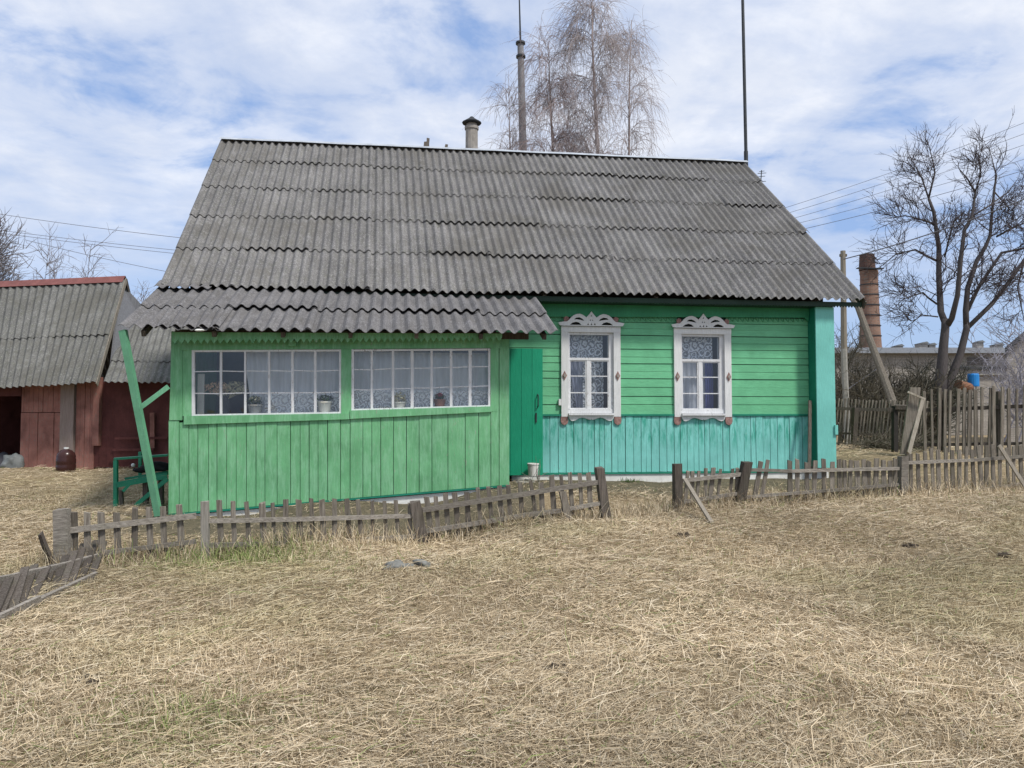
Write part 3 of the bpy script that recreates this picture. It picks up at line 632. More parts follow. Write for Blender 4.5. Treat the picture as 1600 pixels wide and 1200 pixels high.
# porch windows
def porch_window(cols, rows_l, rows_r, holes_x):
    x0, x1 = cols[0], cols[-1]
    def yy(r, x): return lin(x, x0, rows_l[r], x1, rows_r[r])
    nW = PN - .002
    fr = [[(x0 - 2.5, yy(3, x0) + .5), (x0 + 2.0, yy(3, x0)), (x0 + 2.0, yy(0, x0)), (x0 - 2.5, yy(0, x0) - .5)], [(x1 - 2.0, yy(3, x1)), (x1 + 1.2, yy(3, x1)), (x1 + 1.2, yy(0, x1)), (x1 - 2.0, yy(0, x1))],
          [(x0 + 2, yy(0, x0) + 3), (x1 - 2, yy(0, x1) + 3), (x1 - 2, yy(0, x1)), (x0 + 2, yy(0, x0))], [(x0 + 2, yy(3, x0)), (x1 - 2, yy(3, x1)), (x1 - 2, yy(3, x1) - 2.6), (x0 + 2, yy(3, x0) - 2.6)]]
    v, f = join([prism([L(x, y, nW) for x, y in q], nW, .045) for q in fr]); W = mk('porch_window', v, f, M_WHITEW, H, local=True)
    for i, x in enumerate(cols[1:-1]):
        h = 1.9 + random.uniform(-.3, .5)
        pq('glazing_post', [(x - h, yy(3, x) - 2.4), (x + h, yy(3, x) - 2.4), (x + h + random.uniform(-.4, .4), yy(0, x) + 2.8), (x - h, yy(0, x) + 2.8)], nW - .003, .035, M_WHITEW, W)
    for i in range(len(cols) - 1):
        a, c = cols[i] + 2, cols[i + 1] - 2
        for r in (1, 2):
            d = random.uniform(-.6, .6)
            pq('glazing_bar', [(a, yy(r, a) + .8 + d), (c, yy(r, c) + .8 - d), (c, yy(r, c) - .8 - d), (a, yy(r, a) - .8 + d)], nW - .012, .02, M_WHITEW, W)
        for r in range(3):
            a2, c2 = cols[i] + .6, cols[i + 1] - .6
            ti = random.uniform(-.006, .006)
            v, f = prism([L(a2, yy(r + 1, a2), nW - .022), L(c2, yy(r + 1, c2), nW - .022), L(c2, yy(r, c2), nW - .022), L(a2, yy(r, a2), nW - .022)], nW - .022, .003)
            for q in (1, 2, 5, 6): v[q] = (v[q][0], v[q][1] + ti, v[q][2])
            mk('pane', v, f, M_GLASS2, W, local=True)
    return W
porch_window([302, 345, 383, 420.5, 457, 492.5, 532], [547, 580.5, 615, 650], [546, 579, 613, 646], 0)
porch_window([551, 581, 614, 644, 674.5, 705, 734.5, 765], [546, 578, 609.5, 641.5], [544.5, 572.5, 603, 635.5], 0)
zt_ = L(400, 546, PN)[1]; zb_ = L(400, 650, PN)[1]; zm_ = L(400, 616, PN)[1]
xs = lambda x, n=1.95: L(x, 600, n)[0]
curtain('sheer_curtain', xs(378), xs(535), zt_ + .02, zb_ + .02, 1.88, M_SHEER, 'grey sheer curtain filling the right of the left porch window', waves=10, lean=0.12)
curtain('lace_cafe_curtain', xs(414), xs(535), zm_ + .02, zb_ + .06, 1.94, M_LACE, 'white lace strip along bottom panes of the left porch window', waves=5, amp=.006, scallop=0.05)
zt2, zb2, zm2 = L(660, 545, PN)[1], L(660, 640, PN)[1], L(660, 607, PN)[1]
curtain('sheer_curtain', xs(546), xs(772), zt2 + .03, zb2 + .0, 1.88, M_SHEER, 'grey sheer curtain across the whole right porch window', waves=13)
curtain('lace_cafe_curtain', xs(546), xs(772), zm2 - .02, zb2 + .02, 1.94, M_LACE, 'white lace strip along bottom panes of the right porch window', waves=7, amp=.006, scallop=0.04)
# interior shelf along the windows carrying the pots
v, f = boxv((xs(296), -1.99, zb_ - .05), (xs(545), -1.72, zb_ - .02)); mk('inner_sill', v, f, M_WHITEW, H, local=True)
v, f = boxv((xs(546), -1.99, zb2 - .05), (xs(772), -1.72, zb2 - .02)); mk('inner_sill', v, f, M_WHITEW, H, local=True)
# porch roof
P0, P1 = L(184, 515.5, 2.52), L(872, 521, 2.52); T0, T1 = L(247, 449, .42), L(838, 466, .42)
A0 = Vector((P0[0], -2.52, P0[1])); B0 = Vector((P1[0], -2.52, P1[1])); A1 = Vector((T0[0], -.38, T0[1])); B1 = Vector((T1[0], -.38, T1[1] - .03))
A1.z += 0.03; B1.z += 0.03
v, f = plank((L(274, 520, PN)[0], -PN + .02, L(300, 523, PN)[1] + .02), (L(826, 524, PN)[0], -PN + .02, L(826, 526, PN)[1] + .01), (0, 0, 1), .09, .06); proof = mk('porch_roof', v, f, M_WOODD, H, local=True)
corr_roof(proof, A0, B0, A1, B1, [0, .46, 1], 0.155, M_SLATEP, waves=7, amp=0.026, mess=1.2, chip=0.02, ov=0.10)
for u in np.linspace(0.05, .97, 7):
    a = A0.lerp(B0, u); c = A1.lerp(B1, u)
    v, f = plank(a.lerp(c, .05) + Vector((0, 0, -.075)), c + Vector((0, 0, -.075)), (1, 0, 0), .05, .07); mk('rafter', v, f, M_WOODD, proof, local=True)
v, f = corr_sheet(A0 + Vector((0.42, -.02, .03)), A0 + Vector((1.9, -.02, .03)), A0.lerp(A1, .35) + Vector((.42, 0, .05)), A0.lerp(A1, .35) + Vector((1.9, 0, .05)), 0, 0.75, 0, 1, .155, amp=.026); mk('patch_sheet', v, f, M_SLATEP, proof, local=True)
v, f = corr_sheet(A1 + Vector((.02, -.30, -.06)), A1 + Vector((.9, -.30, -.06)), A1 + Vector((-.04, .12, .09)), A1 + Vector((.9, .12, .09)), 0, 0.75, 0, 1, .155, amp=.02); mk('patch_sheet', v, f, M_SLATEP, proof, local=True)
v, f = lump((L(312, 516, 2.54)[0], -2.55, L(312, 516, 2.54)[1]), (.06, .03, .016), 4, 2); mk('broken_corner', v, f, M_PLASTER, proof, local=True)
# door leaf, ledge, step
d0 = s1p - .28; d1, dz0 = L(848, 742, .42); dz1 = L(848, 545, .42)[1]
v, f = prism(rect(d0, dz0, d1, dz1), .42, .02); door = mk('porch_door', v, f, M_DOOR, H, local=True, label='emerald plank door standing open beside the porch')
k = 6
for i in range(k):
    a = d0 + (d1 - d0) * i / k; hp('door_board', rect(a + .002, dz0, a + (d1 - d0) / k - .002, dz1 + random.uniform(-.004, .004)), .442 + random.uniform(0, .003), .022, M_DOOR, door)
hx = L(840, 620, .44)[0]; za, zb = L(840, 616, .44)[1], L(840, 636, .44)[1]
v, f = tube([(hx, -.45, za), (hx, -.49, za - .02), (hx, -.49, zb + .02), (hx, -.45, zb)], .009, 6); mk('handle', v, f, M_DARKM, door, local=True)
v, f = boxv((hx - .035, -.462, L(838, 660, .44)[1]), (hx - .015, -.4465, L(838, 645, .44)[1])); mk('latch', v, f, M_DARKM, door, local=True)
v, f = lump(((s1p + L(850, 745, .3)[0]) / 2 + .05, -.52, -.16), (.36, .50, .19), 8, 3, .25); mk('doorstep', v, f, M_CONC, H, local=True)
# chimney pipe and things on the ridge
def ridge_z(s): u = (s - RL.x) / (RR_.x - RL.x); return RL.lerp(RR_, u)
cp = loc(U(737, 215, 16.6)); rz_ = ridge_z(cp.x)
zc0 = U(737, 240, 16.6).z; zc1 = U(737, 194, 16.6).z; zc2 = U(737, 184, 16.6).z
v, f = lathe([(.135, -.5), (.13, zc1 - zc0 - .12), (.15, zc1 - zc0 - .12), (.15, zc1 - zc0 - .06), (.12, zc1 - zc0 - .06), (.115, zc1 - zc0)], (cp.x, cp.y, zc0), 14)
ch = mk('chimney_pipe', v, f, plain('pale_pipe', (0.27, 0.25, 0.225), .9, .3, 7), H, local=True)
v, f = lathe([(.055, -.02), (.20, -.01), (.21, .01), (.07, .10), (.03, .14)], (cp.x, cp.y, zc1 + .02), 14); mk('chimney_cap', v, f, plain('sooty_cap', (.03, .032, .035), .8), ch, local=True)
for x, h in ((664, .14), (668, .22), (697, .09)):
    q = loc(U(x, 234, 16.2)); rr = ridge_z(q.x); v, f = plank(rr + Vector((0, 0, .0)), rr + Vector((.01, 0, h)), (1, 0, 0), .06, .05, .01); mk('ridge_peg', v, f, M_WOODD, H, local=True)

# ---------------------------------------------------------------- things on and around the house
a, c = U(192, 520, 9.42), U(248, 806, 9.6)
T = thing('slanting_post', 'pale green slanting post propping the left corner of the porch roof', 'post', (c.x, c.y, c.z))
v, f = plank(c, a + Vector((0, 0, .03)), (1, 0, 0), .075, .075, .003); mk('post', v, f, M_POSTG, T)
v, f = plank(U(215, 640, 9.52), U(263, 604, 9.75), (0, 0, 1), .055, .03, .003); mk('brace', v, f, M_POSTG, T)
# bench
Bp = U(181, 797, 10.6)
T = thing('garden_bench', 'dark green wooden bench with armrest beside the left porch wall', 'bench', (Bp.x + .4, Bp.y, Bp.z))
def bp(name, x0, y0, x1, y1, Y0, Y1, wd, wid, th, mat=M_BENCH):
    v, f = plank(U(x0, y0, Y0), U(x1, y1, Y1), wd, wid, th, .003); return mk(name, v, f, mat, T)
bp('leg', 181, 800, 181, 719, 10.6, 10.6, (1, 0, 0), .05, .05)
bp('armrest', 178, 717, 262, 711, 10.6, 10.8, (0, 1, .1), .07, .025)
bp('seat_plank', 182, 755, 262, 740, 10.62, 10.8, (0, 1, 0), .12, .03)
bp('seat_plank', 196, 748, 262, 737, 10.8, 10.95, (0, 1, 0), .12, .03)
bp('apron', 183, 759, 262, 745, 10.56, 10.72, (0, 0, 1), .05, .02)
bp('bracket', 192, 768, 202, 757, 10.58, 10.6, (0, 0, 1), .04, .03)
bp('diagonal_brace', 212, 790, 262, 748, 10.5, 10.5, (0, 0, 1), .055, .03)
bp('leg', 228, 800, 228, 750, 10.75, 10.75, (1, 0, 0), .065, .06, M_WOODD)
bp('leg', 191, 796, 189, 766, 10.8, 10.8, (1, 0, 0), .045, .05, M_WOODV)
bp('back_post', 219, 748, 219, 706, 11.0, 11.0, (1, 0, 0), .04, .03)
bp('leg', 252, 800, 252, 748, 10.9, 10.9, (1, 0, 0), .06, .06, M_WOODD)
v, f = join([lump(U(243, 729, 10.85), (.20, .10, .07), 3, 3, .5), lump(U(222, 734, 10.85), (.14, .09, .04), 5, 3, .5)]); mk('black_jacket', v, f, M_BLACK, smooth=True, label='crumpled black cloth lying on the green bench', cat='cloth')
v, f = lump(U(208, 727, 10.9), (.028, .028, .028), 1, 2, .1); o_ = mk('ball', v, f, M_WHITE, smooth=True, label='small white ball on edge of the black cloth on the bench', cat='ball')
v, f = plank(U(1264.5, 740, 12.75), U(1265.5, 626, 12.95), (1, 0, 0), .05, .03, .004); mk('wooden_pole', v, f, M_WOODV, label='grey wooden slat leaning upright by the turquoise corner', cat='slat')
# bucket
bq = HW(L(833, 740, .8)[0], .55, 0); bzz = U(833, 742, 11.95); bq = Vector((bzz.x, bzz.y, U(833, 743.5, 11.95).z))
T = thing('white_bucket', 'small white plastic bucket on the step by the emerald door', 'bucket', bq)
v, f = lathe([(.072, 0), (.085, .17), (.092, .17), (.092, .185), (.086, .19), (.084, .185), (.072, .02), (.01, .02)], bq, 18); mk('pail', v, f, plain('white_plastic', (.66, .64, .60), .5, .08), T, smooth=False)
v, f = tube([bq + Vector((.09 * math.cos(t), -.06 * math.sin(t), .185 - .055 * math.sin(t))) for t in np.linspace(0, math.pi, 9)], .004, 5); mk('handle', v, f, M_DARKM, T)
# antenna mast on the right gable, little aerial
a = U(1166, 262, 17.2); c = U(1157, -160, 17.2)
T = thing('antenna_mast', 'thin grey mast rising from right end of the roof ridge', 'mast', (a.x, a.y, a.z - .6))
v, f = tube([a - Vector((0, 0, .6)), a.lerp(c, .06), a.lerp(c, .061), a.lerp(c, .5), c], [.045, .045, .036, .034, .028], 8); mk('mast', v, f, M_DARKM, T)
T = thing('roof_aerial', 'small television aerial poking out past the right roof slope', 'aerial', U(1187, 300, 17.6))
v, f = tube([U(1186, 330, 17.6), U(1190, 266, 17.6)], .012, 5); mk('mast', v, f, M_DARKM, T)
for y, w_ in ((271, 12), (268, 7), (276, 9), (284, 11)):
    v, f = tube([U(1190 - w_ * .5, y, 17.5), U(1190 + w_ * .6, y - .8, 17.7)], .007, 4); mk('element', v, f, M_DARKM, T)
# pots and flowers behind the porch glass
def blades(c, r, n, size, flat=1.0):
    v, f = [], []
    for _ in range(n):
        d = Vector(rng.normal(size=3)); d.normalize(); d.z *= flat; p = Vector(c) + Vector((d.x * r[0], d.y * r[1], d.z * r[2])) * random.uniform(.5, 1)
        e = Vector(rng.normal(size=3)).normalized() * size; g_ = Vector(rng.normal(size=3)).normalized() * size * .6; k = len(v)
        v += [p - e, p + g_, p + e, p - g_]; f.append((k, k + 1, k + 2, k + 3))
    return v, f
M_LEAF = plain('pot_leaf', (.03, .07, .025), .7, .4); M_DRYF = plain('dried_flower', (.80, .50, .32), .9, .45, 40); M_DRYG = plain('dried_grass_head', (.55, .50, .32), .9, .4, 40); M_PINK = plain('pink_petal', (.62, .05, .10), .7, .2)
M_POTW = plain('cream_pot', (.62, .60, .52), .6, .1); M_POTB = plain('brown_pot', (.22, .10, .07), .6, .2)
def pot(px, ytop, ybot, wpx, n, mat, leaf, label, fl=None, leafr=None):
    c = HW(L(px, ybot, n)[0], n, L(px, ybot, n)[1]); h = L(px, ytop, n)[1] - L(px, ybot, n)[1]; r = wpx * .0084 / 2
    T = thing('flower_pot', label, 'flower pot', c)
    v, f = lathe([(r * .75, 0), (r, h * .85), (r * 1.08, h * .85), (r * 1.08, h), (r * .9, h), (r * .85, h * .9)], c, 14); mk('pot', v, f, mat, T)
    v, f = blades(c + Vector((0, 0, h + leafr[1] * .8)), (leafr[0], leafr[0], leafr[1]), 90, .022); mk('foliage', v, f, leaf, T)
    if fl: v, f = blades(c + Vector((0, 0, h + leafr[1] * 1.1)), (leafr[0] * .8, leafr[0] * .8, leafr[1] * .7), 70, .02); mk('blossom', v, f, fl, T)
pot(398, 632, 648, 22, 1.985, plain('grey_pot', (.25, .25, .24)), M_LEAF, 'grey pot with dark plant in third pane of the left porch window', M_DRYG, (.10, .06))
pot(507, 627, 644, 22, 1.985, M_POTW, M_LEAF, 'cream pot with dark leaves in right end pane of the left porch window', None, (.11, .05))
pot(624, 628, 640, 20, 1.985, M_POTW, M_DRYG, 'pale pot holding a dried plant in third pane of the right porch window', None, (.09, .07))
pot(687, 624, 637, 18, 1.985, M_POTB, M_LEAF, 'brown pot with pink flowers behind the right porch window', M_PINK, (.055, .045))
c = HW(L(352, 646, 1.90)[0], 1.90, zb_)
T = thing('dried_bouquet', 'dried orange and straw flowers in a dark vase behind the left porch window', 'bouquet', c)
v, f = lathe([(.05, 0), (.07, .1), (.04, .22), (.05, .26)], c, 12); mk('vase', v, f, M_DARK, T)
v, f = blades(c + Vector((-.11, 0, .36)), (.17, .12, .08), 420, .014); mk('flower_head', v, f, M_DRYF, T)
v, f = blades(c + Vector((.14, 0, .36)), (.15, .12, .09), 420, .014); mk('flower_head', v, f, M_DRYG, T)
v, f = join([tube([c + Vector((0, 0, .2)), c + Vector((q, random.uniform(-.08, .08), .34))], .003, 4) for q in np.linspace(-.2, .25, 16)]); mk('stem', v, f, M_DRYG, T)
v, f = boxv((L(308, 640, 1.9)[0], -1.9, zb_), (L(318.5, 640, 1.9)[0], -1.87, L(310, 584, 1.9)[1])); v = [HW(q[0], -q[1], q[2]) for q in v]; mk('white_board', v, f, M_POTW, label='narrow white board upright behind left edge of the left porch window', cat='board')

# ---------------------------------------------------------------- fences
def fence_root(label, p, name='picket_fence'): return thing(name, label, 'fence', p)
def dline(x, pts):
    for (x0, y0), (x1, y1) in zip(pts[:-1], pts[1:]):
        if x <= x1: break
    return y0 + (y1 - y0) * (x - x0) / (x1 - x0)
LD = [(60, 7.42), (100, 7.5), (320, 8.0), (650, 8.8), (945, 9.6)]
RD = [(1050, 10.2), (1160, 10.45), (1410, 10.9), (1600, 12.0), (1700, 12.6)]
def picket(T, xt, yt, xb, yb, D, wid, th=.018, mat=M_WOODV, name='picket', off=.03, jit=.008, rings=4):
    Yt, Yb = dline(xt, D) + off, dline(xb, D) + off
    v, f = plank(U(xb, yb, Yb), U(xt, yt, Yt + random.uniform(-.015, .015)), (1, .15, 0), wid, th, jit, rings, taper=random.uniform(.85, 1.0), bow=random.uniform(-.008, .008)); return mk(name, v, f, mat, T)
def rail(T, pts, D, wid=.065, th=.03, mat=M_WOODH, off=0.0):
    for (x0, y0), (x1, y1) in zip(pts[:-1], pts[1:]):
        v, f = plank(U(x0, y0, dline(x0, D) + off), U(x1, y1, dline(x1, D) + off), (0, 0, 1), wid, th, .004, 6, bow=random.uniform(-.01, .01)); mk('rail', v, f, mat, T)
def rnd(a): return random.uniform(-a, a)
T = fence_root('low weathered picket fence sagging in front of the glazed porch', G(520, 866))
picket(T, 97, 796, 100, 886, LD, .135, .12, M_WOODH, 'post', 0, .006); picket(T, 320, 783, 321, 872, LD, .075, .07, wood('streaked_post_wood', (.20, .18, .15), (.55, .52, .46), green=0), 'post', 0, .004)
picket(T, 648, 782, 661, 850, LD, .13, .10, M_WOODD, 'post', 0, .012); picket(T, 879, 768, 890, 826, LD, .085, .06, M_WOODV, 'post', -.04, .01)
picket(T, 936, 731, 947, 814, LD, .11, .11, M_WOODD, 'post', 0, .012)
rail(T, [(108, 829), (306, 805.5)], LD, .055); rail(T, [(108, 871), (306, 846)], LD, .045)
for x, yt, yb in zip((116, 136, 157, 181, 210, 232, 255, 279), (801, 800, 800, 799, 792, 791, 790, 787), (872, 868, 883, 862, 877, 876, 862, 860)): picket(T, x + rnd(1), yt + rnd(2), x + rnd(3) + 3, yb, LD, .062)
rail(T, [(326, 814), (480, 811), (647, 806)], LD, .045); rail(T, [(326, 852), (490, 848), (650, 838)], LD, .045)
for x in (341, 364, 386, 407, 426, 447, 466, 485, 504, 523, 542, 561, 582, 601, 620, 638): picket(T, x + rnd(2.5), 783 + rnd(4), x + 2 + rnd(4), 857 - (x - 341) * .02 + rnd(5), LD, .055 + rnd(.015))
rail(T, [(660, 797), (800, 775), (936, 753)], LD, .055, off=-.02); rail(T, [(665, 830), (820, 805), (880, 797)], LD, .05, off=-.02); rail(T, [(880, 797), (940, 786)], LD, .045, off=-.02)
for x, y in zip((667, 680, 695, 711, 729, 746, 763, 781, 795, 812, 830, 845, 862, 877, 891, 905, 919), (777, 774, 772, 769, 770, 763, 762, 760, 757, 753, 750, 755, 744, 742, 739, 739, 738)):
    picket(T, x + rnd(1), y + rnd(1.5), x + 6 + rnd(3), y + 64 - (x - 660) * .012 + rnd(5), LD, .055 + rnd(.012))
T = fence_root('low crooked picket fence along front of turquoise wall, thick posts', G(1260, 790))
picket(T, 1058, 725, 1059, 800, RD, .105, .11, M_WOODD, 'post', 0, .006); picket(T, 1167, 722, 1153, 795, RD, .13, .11, M_WOODD, 'post', 0, .012); picket(T, 1411, 712, 1411, 778, RD, .11, .10, M_WOODH, 'post', 0, .01)
rail(T, [(1066, 751), (1159, 741)], RD, .05, off=-.02); rail(T, [(1068, 784), (1155, 771)], RD, .045, off=-.02)
for x in (1073, 1082, 1092, 1103, 1113, 1126, 1144, 1151): picket(T, x + 1 + rnd(1.5), 733 + rnd(4), x - 2 + rnd(4), 790 + rnd(3), RD, .045 + rnd(.01))
rail(T, [(1172, 734), (1236, 736), (1404, 732)], RD, .042, off=-.02); rail(T, [(1164, 777), (1264, 769), (1404, 757)], RD, .04, off=-.02)
for i, x in enumerate((1183, 1194, 1234, 1246, 1260, 1273, 1287, 1301, 1311, 1320, 1329, 1339, 1350, 1358, 1369, 1380, 1390, 1398)): picket(T, x + (6 if i in (0, 1) else 0) + rnd(1), 719 + rnd(3), x - (5 if i in (0, 1) else 0) + rnd(2), lin(x, 1180, 785, 1400, 773) + rnd(3), RD, .062 + rnd(.012))
rail(T, [(1418, 723), (1520, 719), (1640, 710)], RD, .045, off=-.02); rail(T, [(1419, 774), (1520, 766), (1640, 750)], RD, .04, off=-.02)
for x in np.arange(1424, 1640, 10.6): picket(T, x + rnd(1.5), lin(x, 1420, 706, 1640, 693) + rnd(4), x + 2 + rnd(2), lin(x, 1420, 772, 1640, 750) + rnd(2), RD, .055 + rnd(.012))
v, f = plank(U(1070, 749, 10.05), G(1113, 819) + Vector((0, 0, .0)), (1, 0, 0), .045, .03, .004, 5); mk('prop_stick', v, f, M_WOODL, label='pale stick slanting to the ground from the gap-side post of the right fence', cat='stick')
v, f = plank(U(1561, 696, 11.6), U(1603, 762, 11.5), (1, 0, 0), .05, .03, .004, 5); mk('prop_stick', v, f, M_WOODL, label='pale stick leaning across the fence at the right picture edge', cat='stick')
# collapsed piece on the left
T = fence_root('collapsed dark fence section lying in the grass at the left edge', G(60, 930))
def gp(x, y, h=0.0): q = G(x, y); return q + Vector((0, 0, h))
v, f = plank(gp(-60, 958, .16), gp(152, 884, .06), (.2, .1, 1), .10, .03, .008, 8, bow=.03); mk('rail', v, f, M_WOODH, T)
v, f = plank(gp(-60, 1005, .03), gp(60, 948, .04), (.2, .3, 1), .085, .03, .008, 6); mk('rail', v, f, M_WOODH, T)
v, f = plank(gp(40, 957, .03), gp(150, 903, .02), (.2, .6, 1), .06, .03, .008, 6); mk('rail', v, f, M_WOODH, T)
for i, x in enumerate(np.arange(-46, 150, 15)):
    y = lin(x, 0, 955, 150, 892); v, f = plank(gp(x - 16 + rnd(4), y + 24, .0 + rnd(.01)), gp(x + 12 + rnd(4), y - 26 + rnd(5), .13 + rnd(.03)), (1, .2, .1), .06, .02, .006); mk('picket', v, f, M_WOODD, T)
v, f = plank(gp(84, 884, -.03), U(63, 833, 7.3), (1, 0, 0), .05, .04, .01, 4, taper=.6); mk('leaning_stake', v, f, M_WOODD, label='short dark stake leaning left beside the thick grey fence post', cat='stake')
# tall fence right
TD = [(1385, 15.0), (1700, 14.2)]
T = fence_root('tall rough grey picket fence behind low fence at the right', U(1500, 716, 14.8), 'tall_picket_fence')
rail(T, [(1386, 640), (1440, 641), (1540, 637), (1680, 632)], TD, .07, .05, M_WOODD, .03); rail(T, [(1430, 695), (1680, 692)], TD, .06, .05, M_WOODD, .03)
x = 1446.0
while x < 1680:
    picket(T, x + rnd(2.5), lin(x, 1440, 612, 1680, 603) + rnd(6), x + rnd(2), 722 + rnd(4), TD, .062 + rnd(.02), .025, M_WOODV, off=-.02); x += random.uniform(7.5, 12)
picket(T, 1398, 634, 1398, 708, TD, .085, .09, plain('black_post', (.03, .027, .024), .9), 'post', .03); picket(T, 1387 + 11, 636, 1438, 638, TD, .09, .08, M_WOODD, 'beam', .0)
picket(T, 1470, 612, 1470, 720, TD, .10, .10, M_WOODD, 'post', .08); picket(T, 1560, 612, 1560, 720, TD, .10, .10, M_WOODD, 'post', .08)
v, f = plank(U(1414, 712, 14.3), U(1430, 606, 14.3), (1, 0, 0), .19, .03, .02, 5); mk('leaning_board', v, f, M_WOODV, label='wide grey board leaning against left end of the tall fence', cat='board')
v, f = plank(U(1420, 708, 14.2), U(1442, 622, 14.35), (1, 0, 0), .07, .04, .012, 5); mk('leaning_pole', v, f, M_WOODL, label='narrow pale pole slanting across the wide leaning board', cat='pole')
v, f = plank(U(1418, 612, 14.2), U(1446, 624, 14.2), (0, 0, 1), .035, .03, .006, 4); mk('top_slat', v, f, M_WOODL, label='short pale slat nailed across top of the wide leaning board', cat='slat')
# far fence
FD = [(1290, 18.6), (1450, 17.6)]
T = fence_root('far picket fence with slanting thin pickets beyond the house corner', U(1360, 700, 18), 'far_picket_fence')
rail(T, [(1270, 637), (1400, 641), (1448, 643)], FD, .07, .04, M_WOODD, -.05); rail(T, [(1270, 676), (1448, 680)], FD, .05, .04, M_WOODD, -.05)
picket(T, 1337, 637, 1334, 694, FD, .11, .1, M_WOODD, 'post', -.1)
for x in np.arange(1270, 1448, 5.3): picket(T, x + 4 + rnd(1), 623 + (x - 1300) * .03 + rnd(2), x - 3 + rnd(1), 693 + rnd(3), FD, .042 + rnd(.006), .02, M_WOODV, rings=3)

# ---------------------------------------------------------------- red sheds on the left
Er, El_ = U(150, 598, 17.0), U(-60, 611, 17.75); Rr, Rl = U(196, 434, 19.35), U(-40, 444, 20.4)
Bb = Vector((Rr.x - .35, Rr.y * 2 - Er.y, Er.z)); Bl = Vector((Rl.x - .35, Rl.y * 2 - El_.y, El_.z))
SB = U(60, 735, 17.6).z - .1
T = thing('red_shed', 'red boarded shed with dark doorway and long grey corrugated roof', 'shed', (Er.x - 1.5, 17.6, SB))
v, f = [], []
for i in range(9):
    p = Rl.lerp(Rr, i / 8) + Vector((0, 0, .03))
    for q, z in ((-.16, -.16), (0, .02), (.16, -.14)): v.append(p + Vector((0, q, z)))
for i in range(8):
    for j in range(2): k = i * 3 + j; f.append((k, k + 3, k + 4, k + 1))
sroof = mk('roof', v, f, plain('red_ridge_metal', (.19, .07, .06), .6, .25, 5), T)
def to_loc(p, parent): return INV[parent] @ Vector(p)
corr_roof(sroof, to_loc(El_, T), to_loc(Er, T), to_loc(Rl, T), to_loc(Rr, T), [0, .42, .98], .17, M_SLATES, waves=6, amp=.026, mess=1.5)
v, f = corr_sheet(to_loc(Bb, T), to_loc(Bl, T), to_loc(Rr, T), to_loc(Rl, T), 0, (Bb - Bl).length, 0, 1, .17); mk('back_slope', v, f, M_SLATES, sroof, local=True)
dirL = (El_ - Er); dirL.z = 0; dirL.normalize(); perp = Vector((-dirL.y, dirL.x, 0)) * -1
if perp.y < 0: perp = -perp
W0 = Vector((Er.x, Er.y, 0)) + perp * .5 + dirL * .05
def sp(d, n, z): q = W0 + dirL * d + perp * n; return Vector((q.x, q.y, z))
def sbox(d0, d1, n0, n1, z0, z1): 
    v = [sp(d, n, z) for z in (z0, z1) for n in (n0, n1) for d in (d0, d1)]
    return v, [(0, 1, 3, 2), (4, 6, 7, 5), (0, 4, 5, 1), (2, 3, 7, 6), (0, 2, 6, 4), (1, 5, 7, 3)]
ez = Er.z
def dpx(px):   # distance along the shed wall for a picture column
    k = (px - 800) / F; return (k * W0.y - W0.x) / (dirL.x - k * dirL.y)
cols = [148, 141, 133, 126, 119]
for a, c in zip(cols[:-1], cols[1:]): v, f = sbox(dpx(a) + .004, dpx(c) - .004, 0 + rnd(.006), .03, SB, ez + .25); mk('wall_board', v, f, M_REDW, T)
cols = [97, 85, 73, 60, 47, 33]
for a, c in zip(cols[:-1], cols[1:]):
    v, f = sbox(dpx(a) + .005, dpx(c) - .005, rnd(.008), .03, SB, U(60, 645, 17.5).z); mk('wall_board', v, f, M_REDW, T)
cols = [97, 91, 83, 75, 67, 60, 52, 45, 37, 33]
for a, c in zip(cols[:-1], cols[1:]):
    v, f = sbox(dpx(a) + .004, dpx(c) - .004, .005 + rnd(.006), .035, U(60, 644, 17.5).z, ez + .22); mk('wall_board', v, f, M_REDW, T)
v, f = sbox(dpx(118), dpx(97), -.05, .03, SB, ez + .2); mk('grey_board', v, f, wood('pinkish_grey_wood', (.27, .20, .175), (.42, .36, .33)), T, label='wide bare grey board')
v, f = sbox(dpx(158), dpx(148.5), -.06, .05, U(150, 697, 17.3).z, ez + .15); mk('corner_post', v, f, M_REDW, T)
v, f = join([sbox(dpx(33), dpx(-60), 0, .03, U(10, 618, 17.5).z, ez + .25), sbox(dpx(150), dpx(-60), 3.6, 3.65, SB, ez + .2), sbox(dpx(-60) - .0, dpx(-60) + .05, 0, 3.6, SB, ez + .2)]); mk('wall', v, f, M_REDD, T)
# gable facing the house
g0 = sp(0, 0, SB); gz0 = [sp(.04, .06, SB), sp(.04, 4.2, SB), sp(.04, 4.2, ez + .1), Rr - Vector((0, 0, .12)) + dirL * .12, sp(.04, .06, ez + .2)]
gz1 = [p + dirL * .06 for p in gz0]
v = gz0 + gz1; f = [(0, 1, 2, 3, 4), (9, 8, 7, 6, 5)] + [(i, i + 5, (i + 1) % 5 + 5, (i + 1) % 5) for i in range(5)]
mk('gable', v, f, wood('bluish_grey_gable', (.12, .12, .13), (.22, .225, .24), green=0), T, label='grey boarded gable')
v, f = plank(Er + Vector((.02, .0, -.05)), Rr + Vector((.02, 0, -.05)), (0, -.5, .8), .10, .02); mk('barge_board', v, f, M_WOODV, T)
v, f = plank(Bb + Vector((.02, .0, -.05)), Rr + Vector((.02, 0, -.05)), (0, .5, .8), .10, .02); mk('barge_board', v, f, M_WOODD, T)
